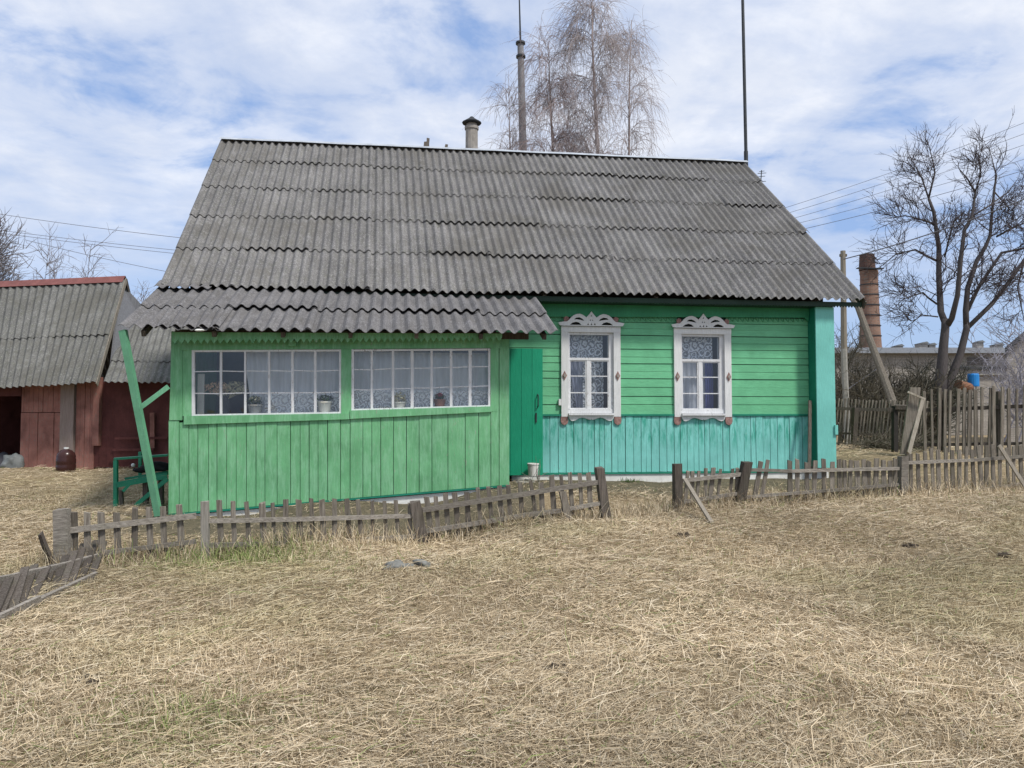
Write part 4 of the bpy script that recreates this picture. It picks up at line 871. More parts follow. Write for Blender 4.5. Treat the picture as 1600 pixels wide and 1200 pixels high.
# lower lean-to
e0, e1 = U(162, 597, 16.9), U(330, 602, 16.7); r0, r1 = U(196, 500, 19.6), U(345, 500, 19.4)
SB2 = U(200, 722, 17.6).z - .12
T = thing('low_lean_to', 'low dark red lean-to shed between the red shed and the green porch', 'shed', ((e0.x + e1.x) / 2, 19, SB2))
v, f = plank(r0 + Vector((0, .05, -.03)), r1 + Vector((0, .05, -.03)), (0, 1, 0), .15, .05); rf = mk('roof', v, f, M_WOODD, T)
corr_roof(rf, to_loc(e0, T), to_loc(e1, T), to_loc(r0, T), to_loc(r1, T), [0, .3, 1], .15, M_SLATES, waves=7, amp=.02)
for i, x in enumerate(np.arange(150, 330, 11.5)):
    Yw = lin(x, 160, 17.6, 330, 17.3); z1_ = U(x, 600, Yw).z
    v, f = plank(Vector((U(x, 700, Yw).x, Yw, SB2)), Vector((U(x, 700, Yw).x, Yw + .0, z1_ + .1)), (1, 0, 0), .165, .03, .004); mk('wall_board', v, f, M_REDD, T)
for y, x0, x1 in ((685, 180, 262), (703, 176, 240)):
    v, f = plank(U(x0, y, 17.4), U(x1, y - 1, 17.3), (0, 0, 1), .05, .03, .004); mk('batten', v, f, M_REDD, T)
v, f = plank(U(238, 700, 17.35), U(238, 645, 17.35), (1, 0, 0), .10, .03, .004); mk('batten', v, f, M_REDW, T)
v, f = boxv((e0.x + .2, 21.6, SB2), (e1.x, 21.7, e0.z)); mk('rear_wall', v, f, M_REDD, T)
# big brown bottle
bo = U(102.5, 746, 16.6)
T = thing('brown_bottle', 'large brown plastic bottle standing before the grey board of the shed', 'bottle', bo)
v, f = lathe([(.14, 0), (.175, .04), (.185, .12), (.18, .14), (.19, .16), (.19, .25), (.182, .27), (.19, .29), (.19, .38), (.182, .40), (.185, .44), (.165, .51), (.11, .565), (.05, .59), (.045, .60)], bo, 18); mk('bottle_body', v, f, plain('brown_plastic', (.045, .018, .016), .25, .2), T, smooth=True)
v, f = lathe([(.05, .595), (.05, .63)], bo, 12); mk('cap', v, f, M_WHITE, T)
for i, (x, y, rx, rzz, nm, mt) in enumerate(((20, 722, .28, .30, 'pale grey plastic sack slumped in the dark shed doorway', plain('grey_sack', (.13, .14, .14), .6, .35, 5)), (-4, 715, .30, .34, 'dark sack behind the pale sack in the shed doorway', plain('dark_sack', (.05, .05, .06), .7, .3, 5)))):
    p = U(x, y, 17.95 if i == 0 else 18.3); v, f = lump((p.x, p.y, SB + .20), (rx * .8, .25, rzz * .85), 20 + i, 3, .35); mk('sack', v, f, mt, smooth=True, label=nm, cat='sack')

# ---------------------------------------------------------------- background right
def lbox(T, name, x0, x1, yt, yb, Y, dep, mat, z0=None):
    a, c = U(x0, yt, Y), U(x1, yb, Y); z0 = c.z if z0 is None else z0
    v, f = boxv((a.x, Y, z0), (c.x, Y + dep, a.z)); return mk(name, v, f, mat, T)
T = thing('long_brick_building', 'long low pale brick building with flat roof far behind the bare tree', 'building', (U(1470, 650, 42).x, 42, -.1))
lbox(T, 'wall', 1255, 1760, 552, 660, 42, 9, M_BRICKG, -.1); lbox(T, 'roof', 1250, 1765, 543, 551.5, 41.6, 9.8, plain('pale_roof_edge', (.27, .29, .32), .8, .15))
for x0, x1, y0, y1 in ((1512, 1545, 559, 570),): lbox(T, 'window', x0, x1, y0, y1, 41.95, .2, plain('boarded_window', (.13, .12, .115)))
lbox(T, 'window_band', 1500, 1578, 573, 577.5, 41.9, .2, M_DARK); lbox(T, 'ledge', 1528, 1576, 584, 586, 41.85, .2, M_CONC)
for x0, x1 in ((1340, 1352), (1385, 1397)): lbox(T, 'window', x0, x1, 600, 622, 41.95, .2, M_PLASTER)
for x, yt, w_ in ((1443, 537, 14), (1457, 539, 10), (1532, 535, 10), (1561, 539, 13), (1405, 541, 12)):
    vn = lbox(T, 'roof_vent', x - w_ / 2, x + w_ / 2, yt, 543.5, 44, .5, M_BRICKG)
    a, c = U(x - w_ / 2 - 1.5, yt, 44), U(x + w_ / 2 + 1.5, yt, 44)
    v = [(a.x, 43.9, a.z), (c.x, 43.9, a.z), (c.x, 44.6, a.z), (a.x, 44.6, a.z), (c.x - .1, 44.0, a.z + .13), (c.x - .1, 44.5, a.z + .13)]; f = [(0, 3, 2, 1), (0, 1, 4), (1, 2, 5, 4), (2, 3, 5), (0, 4, 5, 3)]
    mk('vent_cap', v, f, M_DARKM, vn)
# gabled brick house at the right edge
T = thing('brick_gable_house', 'grey brick house with dark sloping roof edge at the right picture edge', 'building', (U(1680, 650, 30).x, 30, -.1))
pa, pb, pc = U(1566, 548, 30), U(1690, 445, 30), U(1815, 548, 30)
v = [(pa.x + .15, 30, -.1), (pc.x, 30, -.1), (pc.x, 30, pc.z), (pb.x, 30, pb.z - .1), (pa.x + .15, 30, pa.z)]; v += [(a + 3.3, 35, c) for a, b_, c in v]
mk('wall', v, [(0, 1, 2, 3, 4), (9, 8, 7, 6, 5)] + [(i, i + 5, (i + 1) % 5 + 5, (i + 1) % 5) for i in range(5)], M_BRICKG, T)
pj = [(pa.x - .15, pa.z - .12), (pb.x, pb.z + .08), (pc.x + .3, pc.z - .1), (pc.x + .3, pc.z + .10), (pb.x, pb.z + .30), (pa.x - .15, pa.z + .08)]
v = [(a, 29.6, c) for a, c in pj] + [(a + 3.7, 35.4, c) for a, c in pj]
mk('roof', v, [(0, 1, 4, 5), (1, 2, 3, 4), (6, 11, 10, 7), (7, 10, 9, 8), (5, 4, 10, 11), (4, 3, 9, 10), (0, 6, 7, 1), (1, 7, 8, 2), (0, 5, 11, 6), (2, 8, 9, 3)], M_DARKM, T)
# boiler chimney
cb_ = U(1360, 640, 46)
T = thing('brick_chimney', 'tall round tapering brick chimney with dark top behind the roof edge', 'chimney', (cb_.x, 46, 0))
cz_ = lambda y: U(1360, y, 46).z
wpx = 46 / F
prof = [(19 * wpx, 0), (17.5 * wpx, cz_(560)), (14.5 * wpx, cz_(500)), (13 * wpx, cz_(430)), (13.8 * wpx, cz_(428)), (13.8 * wpx, cz_(424)), (12.4 * wpx, cz_(423))]
v, f = lathe(prof, (U(1359, 500, 46).x, 46, 0), 28); mk('shaft', v, f, M_BRICKC, T)
v, f = lathe([(12.4 * wpx, cz_(422.8)), (11 * wpx, cz_(400)), (11.2 * wpx, cz_(398)), (8 * wpx, cz_(398)), (7.5 * wpx, cz_(408))], (U(1356.5, 500, 46).x, 46, 0), 28); mk('dark_top', v, f, brickmat('sooty_brick', (.14, .075, .06), (.10, .06, .05), (.10, .08, .07), 1.0), T)
for y in (446, 462, 478, 494, 510, 526):
    r_ = lin(y, 430, 13, 560, 17.5) * wpx + .02; v, f = lathe([(r_, cz_(y)), (r_, cz_(y - 1.2))], (U(1359, 500, 46).x, 46, 0), 28); mk('iron_hoop', v, f, M_DARKM, T)
v, f = plank(U(1339, 419, 45.4), U(1380, 420, 45.4), (0, 0, 1), .05, .3, .01); mk('platform', v, f, M_DARKM, T)
# utility pole with concrete foot and slanting brace
pb_ = U(1322, 640, 24); pt_ = U(1317, 392, 24)
T = thing('utility_pole', 'wooden utility pole on concrete foot with slanting brace behind the house corner', 'utility pole', (pb_.x, 24, 0))
v, f = tube([Vector((pb_.x + .02, 23.95, -.1)), U(1318.5, 545, 23.95)], [.10, .085], 6); mk('concrete_foot', v, f, M_CONC, T)
v, f = tube([U(1319.5, 600, 24.12), U(1317, 392, 24.12)], [.10, .075], 8, jit=.04); mk('pole', v, f, M_WOODL, T)
v, f = tube([U(1317, 445, 24.0), U(1340, 478, 23.2), U(1399, 640, 21.5)], [.08, .09, .11], 8, jit=.04); mk('brace', v, f, M_WOODV, T)
v, f = plank(U(1312, 399, 24.1), U(1323, 399, 24.1), (0, 0, 1), .08, .06); mk('insulator_arm', v, f, M_WOODD, T)
# big concrete mast behind the ridge
mb, mt_ = U(819, 245, 38), U(812, 66, 38)
T = thing('concrete_mast', 'tall grey round mast with two collars rising behind the ridge', 'mast', (mb.x, 38, -.1))
ctr = lambda y: U(lin(y, 66, 813.2, 245, 817.5), y, 38)
pts = [Vector((mb.x + .3, 38, -.1)), ctr(245), ctr(66)]
v, f = tube(pts, [.26, .195, .155], 14); mk('shaft', v, f, plain('mast_concrete', (.20, .20, .21), .8, .15, 3), T)
for y in (67, 88): v, f = tube([ctr(y + 2), ctr(y - 1)], .24, 12); mk('collar', v, f, M_DARKM, T)
v, f = tube([ctr(66), U(811, -20, 38)], [.05, .03], 6); mk('lightning_rod', v, f, M_DARKM, T)
# blue wash tank and rusty drum
T = thing('blue_tank', 'bright blue hanging wash tank above tall fence before brick wall', 'tank', U(1521, 625, 25))
tp = U(1521, 604, 25); v, f = lathe([(.16, 0), (.17, .03), (.17, .36), (.15, .41), (.05, .42)], tp, 16); mk('tank_body', v, f, plain('blue_enamel', (.02, .22, .58), .4, .1), T, smooth=False)
v, f = join([tube([tp + Vector((dx_, 0, 0)), tp + Vector((dx_, 0, -.09))], .015, 5) for dx_ in (-.08, 0, .08)] + [plank(tp + Vector((0, .22, -1.2)), tp + Vector((0, .22, .3)), (1, 0, 0), .09, .08)]); mk('stand', v, f, M_WOODV, T)
v, f = tube([U(1497, 600, 24.6), U(1514, 606, 24.9)], [.13, .15], 14); mk('rusty_drum', v, f, plain('rust', (.20, .10, .06), .9, .35, 9), label='rusty orange drum behind the tall fence beside the blue tank', cat='drum')

# ---------------------------------------------------------------- trees
def twig_mesh(P, Rd):
    """P (n,k,3), Rd (n,k) -> three-sided tubes"""
    n, k, _ = P.shape; d = P[:, -1] - P[:, 0]; d /= np.linalg.norm(d, axis=1, keepdims=True) + 1e-9
    up = np.tile([0.31, 0.9, 0.2], (n, 1)); a = np.cross(d, up); a /= np.linalg.norm(a, axis=1, keepdims=True) + 1e-9; b = np.cross(d, a)
    V = np.zeros((n, k, 3, 3))
    for j in range(3):
        q = 2 * math.pi * j / 3; V[:, :, j] = P + (a * math.cos(q) + b * math.sin(q))[:, None] * Rd[:, :, None]
    idx = np.arange(n * k * 3).reshape(n, k, 3); A_ = idx[:, :-1]; B_ = idx[:, 1:]
    Q = np.stack([A_, np.roll(A_, -1, 2), np.roll(B_, -1, 2), B_], -1).reshape(-1, 4)
    return V.reshape(-1, 3), Q
def curve_twigs(starts, dirs, lens, k=5, droop=0.0, wob=0.12, r0=.01, r1=.003, up=0.0):
    n = len(starts); P = np.zeros((n, k, 3)); P[:, 0] = starts; d = dirs / (np.linalg.norm(dirs, axis=1, keepdims=True) + 1e-9)
    for i in range(1, k):
        d = d + rng.normal(size=(n, 3)) * wob; d[:, 2] += (up - droop) * (i / k if droop else 1); d /= np.linalg.norm(d, axis=1, keepdims=True)
        P[:, i] = P[:, i - 1] + d * (lens / (k - 1))[:, None]
    Rd = np.linspace(1, 0, k)[None] * (np.broadcast_to(r0, (n,))[:, None] - r1) + r1
    return P, Rd
def sample_on(P, Rd, m, lo=.15, hi=1.0):
    n, k, _ = P.shape; i = rng.integers(0, n, m); t = rng.uniform(lo, hi, m) * (k - 1); j = np.minimum(t.astype(int), k - 2); fr = (t - j)[:, None]
    pos = P[i, j] * (1 - fr) + P[i, j + 1] * fr; d = P[i, j + 1] - P[i, j]; d /= np.linalg.norm(d, axis=1, keepdims=True) + 1e-9
    return pos, d, Rd[i, j]
def side_dirs(d, spread):
    r = rng.normal(size=d.shape); r -= (r * d).sum(1, keepdims=True) * d; r /= np.linalg.norm(r, axis=1, keepdims=True) + 1e-9
    return d + r * spread
def resample(pts, k):
    p = np.array([list(q) for q in pts]); seg = np.r_[0, np.cumsum(np.linalg.norm(np.diff(p, axis=0), axis=1))]; t = np.linspace(0, seg[-1], k)
    return np.c_[[np.interp(t, seg, p[:, a]) for a in range(3)]].T
# apple-like tree on the right
DT = 24.0; pw = DT / F / 2
limbs = [[(1466, 640, 26), (1470, 600, 22), (1474, 545, 17), (1477, 512, 14.5), (1476, 498, 12)],
         [(1477, 505, 13), (1470, 487, 12), (1467, 430, 10), (1467, 387, 9), (1464, 368, 8), (1459, 331, 6.5), (1451, 310, 5)],
         [(1451, 310, 4), (1461, 270, 3), (1456, 245, 2), (1449, 219, 1)], [(1451, 310, 3.6), (1440, 277, 3), (1423, 247, 1.2)],
         [(1480, 508, 12), (1487, 498, 10), (1496, 462, 9), (1501, 405, 8), (1507, 359, 6.5), (1519, 338, 5), (1524, 300, 4), (1512, 280, 3), (1498, 263, 1.5)],
         [(1519, 338, 4), (1545, 322, 3), (1575, 300, 2), (1590, 280, 1)], [(1524, 300, 3), (1533, 270, 2), (1528, 235, 1)],
         [(1478, 625, 18), (1482, 600, 16), (1500, 555, 13.5), (1510, 515, 12), (1510, 503, 10.5)],
         [(1510, 515, 11), (1509, 485, 10), (1512, 450, 9), (1525, 410, 8), (1540, 385, 7), (1547, 368, 6), (1550, 331, 5), (1554, 293, 4), (1557, 275, 3), (1547, 237, 1)],
         [(1512, 512, 9), (1550, 475, 8), (1577, 440, 7), (1600, 407, 6), (1630, 370, 4), (1650, 330, 2)],
         [(1511, 487, 7), (1530, 447, 6.5), (1565, 395, 5.5), (1600, 388, 4), (1640, 375, 2)], [(1557, 370, 4), (1585, 355, 3.4), (1620, 340, 2)],
         [(1465, 408, 5), (1448, 400, 4), (1430, 390, 3.4), (1400, 397, 2.6), (1372, 420, 1)], [(1464, 475, 4), (1450, 465, 3.6), (1442, 457, 3), (1412, 467, 1.8), (1398, 480, 1)],
         [(1460, 350, 4), (1440, 343, 3), (1415, 337, 2.4), (1385, 342, 1)], [(1476, 402, 3.6), (1484, 370, 3.4), (1490, 347, 3), (1507, 330, 2)], [(1466, 495, 3), (1440, 492, 2.4), (1415, 512, 1.2)],
         [(1554, 300, 3), (1580, 330, 2.5), (1610, 300, 1.5)], [(1516, 460, 3), (1540, 440, 2), (1575, 450, 1)], [(1600, 407, 4), (1590, 450, 3), (1600, 500, 1.5)]]
T = thing('bare_apple_tree', 'large bare dark tree with forked trunk behind the tall fence', 'tree', (U(1474, 640, DT).x, DT, .05))
parts = []; LP = []; LR = []; YO = {}
zoff = 0
for i, lb in enumerate(limbs):
    par = {2: 1, 3: 1, 5: 4, 6: 4, 9: 7, 10: 7, 11: 8, 12: 1, 13: 1, 14: 1, 15: 1, 17: 8, 18: 10, 19: 9}.get(i); y_a = YO.get(par, 0.0); yo = 0.0 if i in (0, 7) else y_a + rnd(.8); YO[i] = yo; pts = []
    for j, (x, y, w_) in enumerate(lb):
        f_ = 0 if j == 0 and i not in (0,) else 1
        pts.append(U(x, y, DT + y_a + (yo - y_a) * min(1, j / 2.5)))
    rr = [w_ * pw * .84 for _, _, w_ in lb]
    parts.append(tube(pts, rr, 8 if lb[0][2] > 5 else 5, jit=.06)); LP.append(resample(pts, 12)); LR.append(np.interp(np.linspace(0, 1, 12), np.linspace(0, 1, len(rr)), rr))
v, f = join(parts); mk('trunk', v, f, M_BARK, T, smooth=True)
LP, LR = np.array(LP), np.array(LR); sel = [i for i in range(len(limbs)) if i not in (0, 7)]
p, d, r_ = sample_on(LP[sel], LR[sel], 260, .12, .92)
P1_, R1_ = curve_twigs(p, side_dirs(d, 1.3) + np.array([0, 0, .35]), rng.uniform(.4, 1.25, 260), 7, 0, .16, np.minimum(r_ * .45, .022), .007, up=.06)
p, d, r_ = sample_on(P1_, R1_, 1500, .15, 1.0)
P2_, R2_ = curve_twigs(p, side_dirs(d, 1.0), rng.uniform(.28, .75, 1500), 6, 0, .18, .009, .0045, up=.05)
p, d, r_ = sample_on(P2_, R2_, 4200, .2, 1.0)
P3_, R3_ = curve_twigs(p, side_dirs(d, .9), rng.uniform(.12, .38, 4200), 4, 0, .13, .0055, .003, up=.06)
vs, qs = [], []; k0 = 0
for PP, RR2 in ((P1_, R1_), (P2_, R2_), (P3_, R3_)):
    V, Q = twig_mesh(PP, RR2); vs.append(V); qs.append(Q + k0); k0 += len(V)
mk_np('crown', np.concatenate(vs), np.concatenate(qs), M_TWIG, parent=T)
# birches behind the house
def birch(T, base_px, top_px, ytop, DB, halfw, nl, ntw, tr, seedlen, mat=M_BTWIG, bark=M_BIRCH, xbias=0.0):
    b0 = U(base_px, 300, DB); b0.z = 0; t0 = U(top_px, ytop, DB)
    pts = [b0.lerp(t0, q) + Vector((math.sin(q * 5) * .15, rnd(.1), 0)) for q in np.linspace(0, 1, 10)]
    rr = [tr * (1 - q) ** .8 + .012 for q in np.linspace(0, 1, 10)]
    v, f = tube(pts, rr, 8); mk('trunk', v, f, bark, T, smooth=True)
    PT = resample(pts, 12)[None]; RT = np.linspace(tr, .01, 12)[None]
    p, d, r_ = sample_on(PT, RT, nl, .38, .97); hgt = (p[:, 2] - b0.z) / (t0.z - b0.z)
    az = rng.uniform(0, 2 * math.pi, nl); dr = np.c_[np.cos(az), np.sin(az), rng.uniform(.7, 1.5, nl)]
    ln = halfw * (1.55 - hgt * 1.15) * rng.uniform(.6, 1.25, nl)
    P1, R1 = curve_twigs(p, dr + np.array([0, 0, .5]), ln * 1.1, 9, .30, .10, np.clip(.06 * (1.1 - hgt), .012, .06), .008)
    p, d, r_ = sample_on(P1, R1, nl * 6, .2, 1); P2, R2 = curve_twigs(p, side_dirs(d, .8) + np.array([0, 0, .15]), rng.uniform(.5, 1.5, len(p)), 6, .35, .15, .011, .005)
    p, d, r_ = sample_on(P2, R2, ntw, .2, 1); P3, R3 = curve_twigs(p, d * .5 + rng.normal(size=d.shape) * .35 + np.array([0, 0, -.55]), rng.uniform(.5, seedlen, ntw), 6, .30, .09, .0065, .004)
    vs, qs, k0 = [], [], 0
    for a, b in ((P1, R1), (P2, R2), (P3, R3)):
        V, Q = twig_mesh(a, b); vs.append(V); qs.append(Q + k0); k0 += len(V)
    mk_np('crown', np.concatenate(vs), np.concatenate(qs), mat, parent=T)
T = thing('birch_tree', 'tallest weeping birch with pale trunk rising behind middle of the roof', 'tree', (U(938, 300, 34).x, 34, 0)); birch(T, 940, 930, -8, 34, 1.9, 95, 3700, .17, 1.7)
T = thing('birch_tree', 'reddish weeping birch left of the pale-trunked one beside the mast', 'tree', (U(872, 300, 35).x, 35, 0)); birch(T, 878, 862, 70, 35, 1.8, 75, 2600, .13, 1.6, plain('reddish_twig', (.34, .27, .26), .9, .2))
T = thing('birch_tree', 'small thin birch showing just left of the concrete mast', 'tree', (U(800, 300, 36).x, 36, 0)); birch(T, 806, 800, 135, 36, 1.1, 36, 700, .08, 1.3)
T = thing('birch_tree', 'birch at right of the group with crown leaning right', 'tree', (U(985, 300, 36).x, 36, 0)); birch(T, 965, 992, 30, 36, 1.35, 45, 1300, .10, 1.5)
# shrubs and thickets
def bush(name, label, cat, px, Y, w_, h_, ns, nt_, mat, base=0.0, spread=.5, r0=.02, kind=None, fs=1.0):
    c = U(px, 640, Y); T = thing(name, label, cat, (c.x, Y, base))
    st = np.c_[c.x + rng.uniform(-w_ / 2, w_ / 2, ns), Y + rng.uniform(-.8, .8, ns), np.full(ns, base)]
    P1, R1 = curve_twigs(st, np.c_[rng.normal(size=(ns, 2)) * spread, np.ones(ns)], rng.uniform(.6, 1.15, ns) * h_, 8, 0, .12, r0, .006, up=.03)
    V1, Q1 = twig_mesh(P1, R1); mk_np('stem', V1, Q1, mat, parent=T)
    p, d, r_ = sample_on(P1, R1, nt_ // 4, .15, 1); P2, R2 = curve_twigs(p, side_dirs(d, 1.0), rng.uniform(.2, .38, len(p)) * h_ * fs, 6, 0, .2, r0 * .5, .005, up=.03)
    p, d, r_ = sample_on(P2, R2, nt_, .1, 1); P3, R3 = curve_twigs(p, side_dirs(d, 1.0), rng.uniform(.08, .18, len(p)) * h_ * fs, 4, 0, .2, r0 * .28, .0035, up=.03)
    Va, Qa = twig_mesh(P2, R2); Vb, Qb = twig_mesh(P3, R3); mk_np('branches', np.r_[Va, Vb], np.r_[Qa, Qb + len(Va)], mat, parent=T)
bush('bare_bush', 'dense olive brown leafless bush behind far fence under the chimney', 'bush', 1385, 25, 1.7, 2.3, 60, 4800, M_OTWIG, spread=.45, r0=.03)
bush('bare_bush', 'dark leafless bush left of the forked tree trunk', 'bush', 1432, 26, 1.4, 2.4, 50, 4200, plain('dark_olive_twig', (.08, .08, .06), .9, .3), spread=.4, r0=.03)
bush('bare_bush', 'thin leafless bush beside the utility pole at the house corner', 'bush', 1312, 27, 1.2, 3.6, 20, 1800, M_OTWIG, spread=.3, r0=.03)
bush('bare_bush', 'fine leafless shrub at right of picture in front of the brick gable', 'bush', 1600, 27, 1.6, 4.6, 10, 900, M_FTWIG, spread=.4, r0=.03)
bush('bare_tree', 'bare tree cut by the left picture edge beyond the red shed', 'tree', -6, 36, .6, 10.6, 4, 3000, plain('grey_twig', (.19, .18, .19), .9, .2), spread=.13, r0=.07, fs=.55)
bush('bare_tree', 'slim bare tree with upright forks above the red shed ridge', 'tree', 98, 38, .8, 9.6, 6, 1300, plain('grey_twig2', (.22, .21, .23), .9, .2), spread=.12, r0=.04, fs=.5)
bush('bare_thicket', 'pale distant leafless trees along the red shed ridge', 'trees', 60, 60, 13, 11.0, 40, 3200, M_FTWIG, spread=.13, r0=.04, fs=.45)
bush('bare_bush', 'pale rounded bare tree between the red shed and the house roof', 'tree', 200, 50, 2.6, 9.8, 12, 2200, M_FTWIG, spread=.13, r0=.04, fs=.5)
# brush pile at the black post
c = U(1380, 706, 17); T = thing('brush_pile', 'heap of brown cut twigs lying before the far fence', 'brush pile', (c.x, 16.6, c.z))
n_ = 500; st = np.c_[c.x + rng.normal(size=n_) * .35, 16.6 + rng.normal(size=n_) * .3, c.z + rng.uniform(0, .22, n_)]
P_, R_ = curve_twigs(st, np.c_[rng.normal(size=(n_, 2)), rng.normal(size=n_) * .25], rng.uniform(.3, .8, n_), 5, 0, .15, .008, .004); V, Q = twig_mesh(P_, R_); mk_np('twigs', V, Q, M_OTWIG, parent=T, kind='stuff')
# far tree line on the horizon (reads as one mass)
n_ = 5200; ax = rng.uniform(-260, 300, n_); st = np.c_[ax, rng.uniform(150, 190, n_), np.zeros(n_)]
P_, R_ = curve_twigs(st, np.c_[rng.normal(size=(n_, 2)) * .18, np.ones(n_)], rng.uniform(2, 5.5, n_) * (1 + .4 * np.sin(ax * .07)), 5, 0, .1, .30, .05); V, Q = twig_mesh(P_, R_); mk_np('far_wood', V, Q, plain('far_wood', (.12, .12, .13), .9, .2), kind='stuff')
bpy.data.objects['far_wood']['label'] = 'far-off leafless wood along the horizon'; bpy.data.objects['far_wood']['category'] = 'wood'

# ---------------------------------------------------------------- wires
def wire(label, x0, y0, Y0, x1, y1, Y1, sag, r=.012, name='power_wire'):
    a, c = U(x0, y0, Y0), U(x1, y1, Y1); v, f = tube([a.lerp(c, q) - Vector((0, 0, sag * 4 * q * (1 - q))) for q in np.linspace(0, 1, 14)], r, 4); mk(name, v, f, M_WIRE, label=label, cat='wire')
wire('topmost of the thin wires crossing the sky left of the roof', -60, 325, 40, 420, 385, 40, .15, .012)
wire('middle thin wire in the sky left of the roof', -60, 352, 40, 420, 404, 40, .1, .011)
wire('thin wire just below the middle one left of the roof', -60, 356, 40, 420, 410, 40, .1, .011)
wire('lowest steep wire running down to the left roof edge', 40, 375, 38, 420, 452, 38, .15, .011)
for i, (y0, y1, lb) in enumerate(((325, 190, 'topmost'), (334, 208, 'second'), (344, 226, 'third'), (352, 250, 'fourth'), (362, 268, 'lowest'))):
    wire(lb + ' of the five thin wires rising over the bare tree at right', 1200, y0 + 8, 30, 1640, y1 - 14, 26, .12, .007 if i != 4 else .009)
wire('thick dark cable from the utility pole top into the bare tree', 1318, 405, 24, 1640, 295, 20, .12, .016, 'power_cable')
wire('pale cable running down from the utility pole to the left bushes', 1322, 610, 24, 1372, 575, 25, .0, .012, 'power_cable')

# ---------------------------------------------------------------- stones, clods
for x, y, r_, lb in ((625, 884, .115, 'flat grey stone half sunk in grass before the fence'), (661, 882, .095, 'rounder grey stone at right of the flat one before the fence')):
    p = G(x, y + 6); v, f = lump((p.x, p.y, p.z + .01), (r_ * 1.0, r_ * .8, r_ * .62), int(x), 3, .8); mk('stone', v, f, M_STONE, smooth=True, label=lb, cat='stone')
for i, (x, y, lb) in enumerate(((135, 1068, 'dark soil clod in the left foreground'), (870, 1050, 'dark soil clod below centre of the picture'), (1068, 838, 'dark soil patch below the slanting pale stick'), (1420, 855, 'dark tuft hole in meadow at the right'), (1570, 868, 'larger dark tussock at the right edge'))):
    p = G(x, y); v, f = join([lump((p.x + rnd(.07), p.y + rnd(.05), p.z + .004), (rng.uniform(.03, .06), .05, .026), i * 9 + q, 2, .6) for q in range(4)]); mk('soil_clod', v, f, M_SOIL, label=lb, cat='soil')

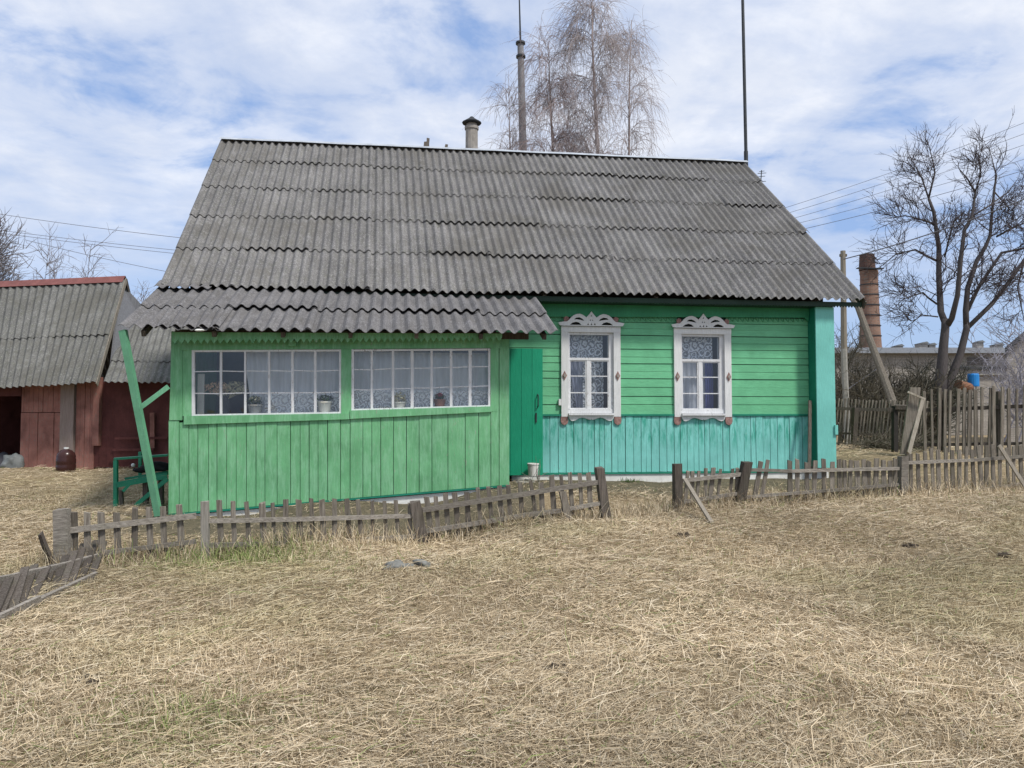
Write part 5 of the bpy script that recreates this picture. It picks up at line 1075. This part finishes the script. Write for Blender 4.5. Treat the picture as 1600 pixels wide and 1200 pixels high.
# ---------------------------------------------------------------- straw and dry grass
m, NN, LL, b = base_mat('straw', 0.75, 0.25)
vc = NN.new('ShaderNodeVertexColor'); vc.layer_name = 'tint'; LL.new(vc.outputs[0], b.inputs['Base Color']); M_STRAW = m
def wn(x, y, s, ph):
    return (np.sin(x * s * 1.0 + 1.3 * np.sin(y * s * .9 + ph) + ph) + np.sin(y * s * 1.2 + 1.1 * np.sin(x * s * 1.4 - ph) + 2 * ph)) * .5
def grass(name, n, y0, y1, kindp, fine=False):
    pw_ = 1.2 if kindp != 'far' else 1.0
    y = (rng.uniform(0, 1, n)); y = (y0 ** (2 - pw_) + y * (y1 ** (2 - pw_) - y0 ** (2 - pw_))) ** (1 / (2 - pw_)) if pw_ != 2 else y0 * (y1 / y0) ** y
    x = rng.uniform(-1, 1, n) * (.70 * y + .6 + (rng.uniform(0, 1, n) < .22) * 4.0)
    s_ = (x - FO.x) * HU.x + (y - FO.y) * HU.y; nn_ = -((x - FO.x) * HV.x + (y - FO.y) * HV.y)
    inside = ((s_ > sL - .1) & (s_ < sR + .1) & (nn_ < .1) & (nn_ > -9)) | ((s_ > s0p - .05) & (s_ < s1p + .05) & (nn_ < PN + .05) & (nn_ > -1))
    yardm = (s_ > -5) & (s_ < 5.8) & (nn_ < 1.55 + 1.7 * (s_ < .2)) & (nn_ > -1) & (rng.uniform(0, 1, n) < .92)
    shed = (y > 17.4) & (x < -6.2)
    cl_ = wn(x, y, 3.1, .7) * .5 + wn(x, y, 7.9, 2.1) * .5; keep = ~(inside | yardm | shed) & (rng.uniform(-1.6, 1, n) < cl_ + .6)
    x, y, cl_ = x[keep], y[keep], cl_[keep]; n = len(x); yd2 = None
    gr = np.exp(-(((x + 2.65) / .75) ** 2 + ((y - 7.75) / .45) ** 2)) * .75 + np.exp(-(((x + 1.6) / .5) ** 2 + ((y - 4.0) / .3) ** 2)) * .25 + .03
    fence_near = np.minimum.reduce([np.abs((x - a) * (d_ - b_) / L_ - (y - b_) * (c_ - a) / L_) + 9 * ((np.minimum(a, c_) - .1 > x) | (np.maximum(a, c_) + .1 < x)) for a, b_, c_, d_, L_ in FSEG])
    big = 1 + .06 * np.maximum(y - 4, 0)
    if kindp == 'lying' or kindp == 'far':
        ln = np.clip(rng.lognormal(math.log(.055 if fine else .13), .5, n), .02, .45); wd = rng.uniform(.0009, .0021, n) * big * (1 if fine else .95)
        ang = wn(x, y, 1.1, .3) * 1.6 + .25 + rng.normal(size=n) * 1.2; el = rng.normal(size=n) * .16 + .05; z0 = rng.uniform(-.004, .03, n) + .015 * cl_
        bend = rng.normal(size=n) * (.05 if fine else .13); k = 3
    else:
        near = np.exp(-(fence_near / .28) ** 2)
        ln = (rng.uniform(.03, .10, n) + near * rng.uniform(.03, .26, n) + gr * .10) ; wd = rng.uniform(.0014, .0028, n) * big
        keep = rng.uniform(0, 1, n) < .18 + near + gr + .7 * np.clip(wn(x, y, 1.3, 4) + .5 * wn(x, y, 3.7, 1), 0, 1)
        x, y, cl_, gr, near, ln, wd, big = (q[keep] for q in (x, y, cl_, gr, near, ln, wd, big)); n = len(x)
        ang = rng.uniform(0, 2 * math.pi, n); el = R(62) + rng.normal(size=n) * .32; z0 = np.full(n, -.006); bend = rng.normal(size=n) * .25; k = 3
    zg = gz(x, y) + z0
    dx, dy, dz = np.cos(ang) * np.cos(el), np.sin(ang) * np.cos(el), np.sin(el)
    sx_, sy_ = -np.sin(ang), np.cos(ang); roll = rng.uniform(-1.2, 1.2, n); sz_ = np.sin(roll) * np.cos(el); sx_, sy_ = sx_ * np.cos(roll), sy_ * np.cos(roll)
    tt = (0, 1) if fine else (0, .5, 1); K = len(tt)
    V = np.zeros((n, K, 2, 3))
    for i, t in enumerate(tt):
        q = ln * t; bb = bend * ln * (t * (1 - t) * 4 if kindp != 'up' else t * t)
        cx_ = x + dx * q - np.sin(ang) * bb; cy_ = y + dy * q + np.cos(ang) * bb; cz2 = zg + dz * q + (0.012 * t * (1 - t) * 4 if kindp != 'up' else -.25 * ln * t * t * np.abs(bend) * 2)
        w2 = wd * (1 if t < 1 else .5)
        for j, sg in enumerate((-1, 1)):
            V[:, i, j, 0] = cx_ + sg * sx_ * w2; V[:, i, j, 1] = cy_ + sg * sy_ * w2; V[:, i, j, 2] = cz2 + sg * sz_ * w2
    idx = np.arange(n * K * 2).reshape(n, K, 2); Q = np.stack([idx[:, :-1, 0], idx[:, 1:, 0], idx[:, 1:, 1], idx[:, :-1, 1]], -1).reshape(-1, 4)
    pal = np.array([(.60, .485, .325), (.50, .40, .26), (.66, .565, .415), (.38, .295, .185), (.21, .155, .10), (.46, .385, .265)]); pr = np.array([.26, .25, .15, .15, .07, .12])
    ci = rng.choice(6, n, p=pr); c = pal[ci] * rng.uniform(.8, 1.15, (n, 1)) * (1 + .16 * wn(x, y, 1.7, 5) + .10 * wn(x, y, .6, 2))[:, None]; pt = np.clip(wn(x, y, .9, 3.3) + .4 * wn(x, y, 2.9, 1.2), 0, 1)[:, None]; c = c * (1 - pt * np.array([.12, .09, .18]))
    gm = rng.uniform(0, 1, n) < gr; c[gm] = np.array((.20, .25, .08)) * rng.uniform(.6, 1.3, (gm.sum(), 1))
    o = mk_np(name, V.reshape(-1, 3), Q, M_STRAW, kind='stuff', colors=np.repeat(c, K * 2, axis=0)); return o
fpts = [U(60, 885, 7.42), U(320, 872, 8.0), U(650, 850, 8.8), U(945, 814, 9.6), U(1050, 800, 10.15), U(1160, 791, 10.45), U(1410, 777, 10.9), U(1640, 760, 12.2)]
FSEG = [(a.x, a.y, c.x, c.y, math.hypot(c.x - a.x, c.y - a.y)) for a, c in zip(fpts[:-1], fpts[1:])]
props(grass('matted_straw', 600000, 2.2, 12, 'lying', True), 'fine matted straw covering the whole meadow', 'straw')
props(grass('lying_straw', 50000, 2.2, 11.5, 'lying'), 'longer pale straws lying loose on the meadow', 'straw')
props(grass('dry_grass', 230000, 2.4, 13, 'up'), 'short upright dry grass and stubble, taller along the fences', 'grass')
props(grass('distant_straw', 60000, 11.5, 24, 'far'), 'pale straw on the far yard and beyond the fences', 'straw')

# weeds at the foundation and by the door
M_WEED = plain('weed', (.10, .16, .05), .8, .4)
for px, lb, n_, h_ in ((985, 'small green weed tuft at foot of the white foundation', 45, .09), (830, 'thin dry stems standing by the doorstep beside the bucket', 9, .42)):
    c = HW(L(px, 742, .3)[0], .22 if px > 900 else .75, 0); c.z = float(gz(c.x, c.y))
    st = np.c_[c.x + rng.normal(size=n_) * (.09 if px > 900 else .05), c.y + rng.normal(size=n_) * .03, np.full(n_, c.z)]
    P_, R_ = curve_twigs(st, np.c_[rng.normal(size=(n_, 2)) * .4, np.ones(n_)], rng.uniform(.5, 1, n_) * h_, 5, .1, .12, .005, .002); V, Q = twig_mesh(P_, R_)
    mk('weed', V.tolist(), [tuple(q) for q in Q.tolist()], M_WEED if px > 900 else M_WOODL, label=lb, cat='weed')

for o in list(C.objects):
    c_ = o.get('category')
    g_ = {'wire': 'overhead wires', 'flower pot': 'flower pots behind the porch windows', 'curtain': 'curtains behind the house windows', 'bush': 'leafless bushes behind the fences', 'soil': 'dark soil clods in the meadow', 'stone': 'stones in front of the fence', 'stick': 'pale prop sticks on the right fence', 'sack': 'sacks in the shed doorway', 'fence': 'weathered picket fences'}.get(c_)
    if o.name.startswith('birch_tree'): g_ = 'birches behind the house'
    if g_ and o.parent is None: o['group'] = g_
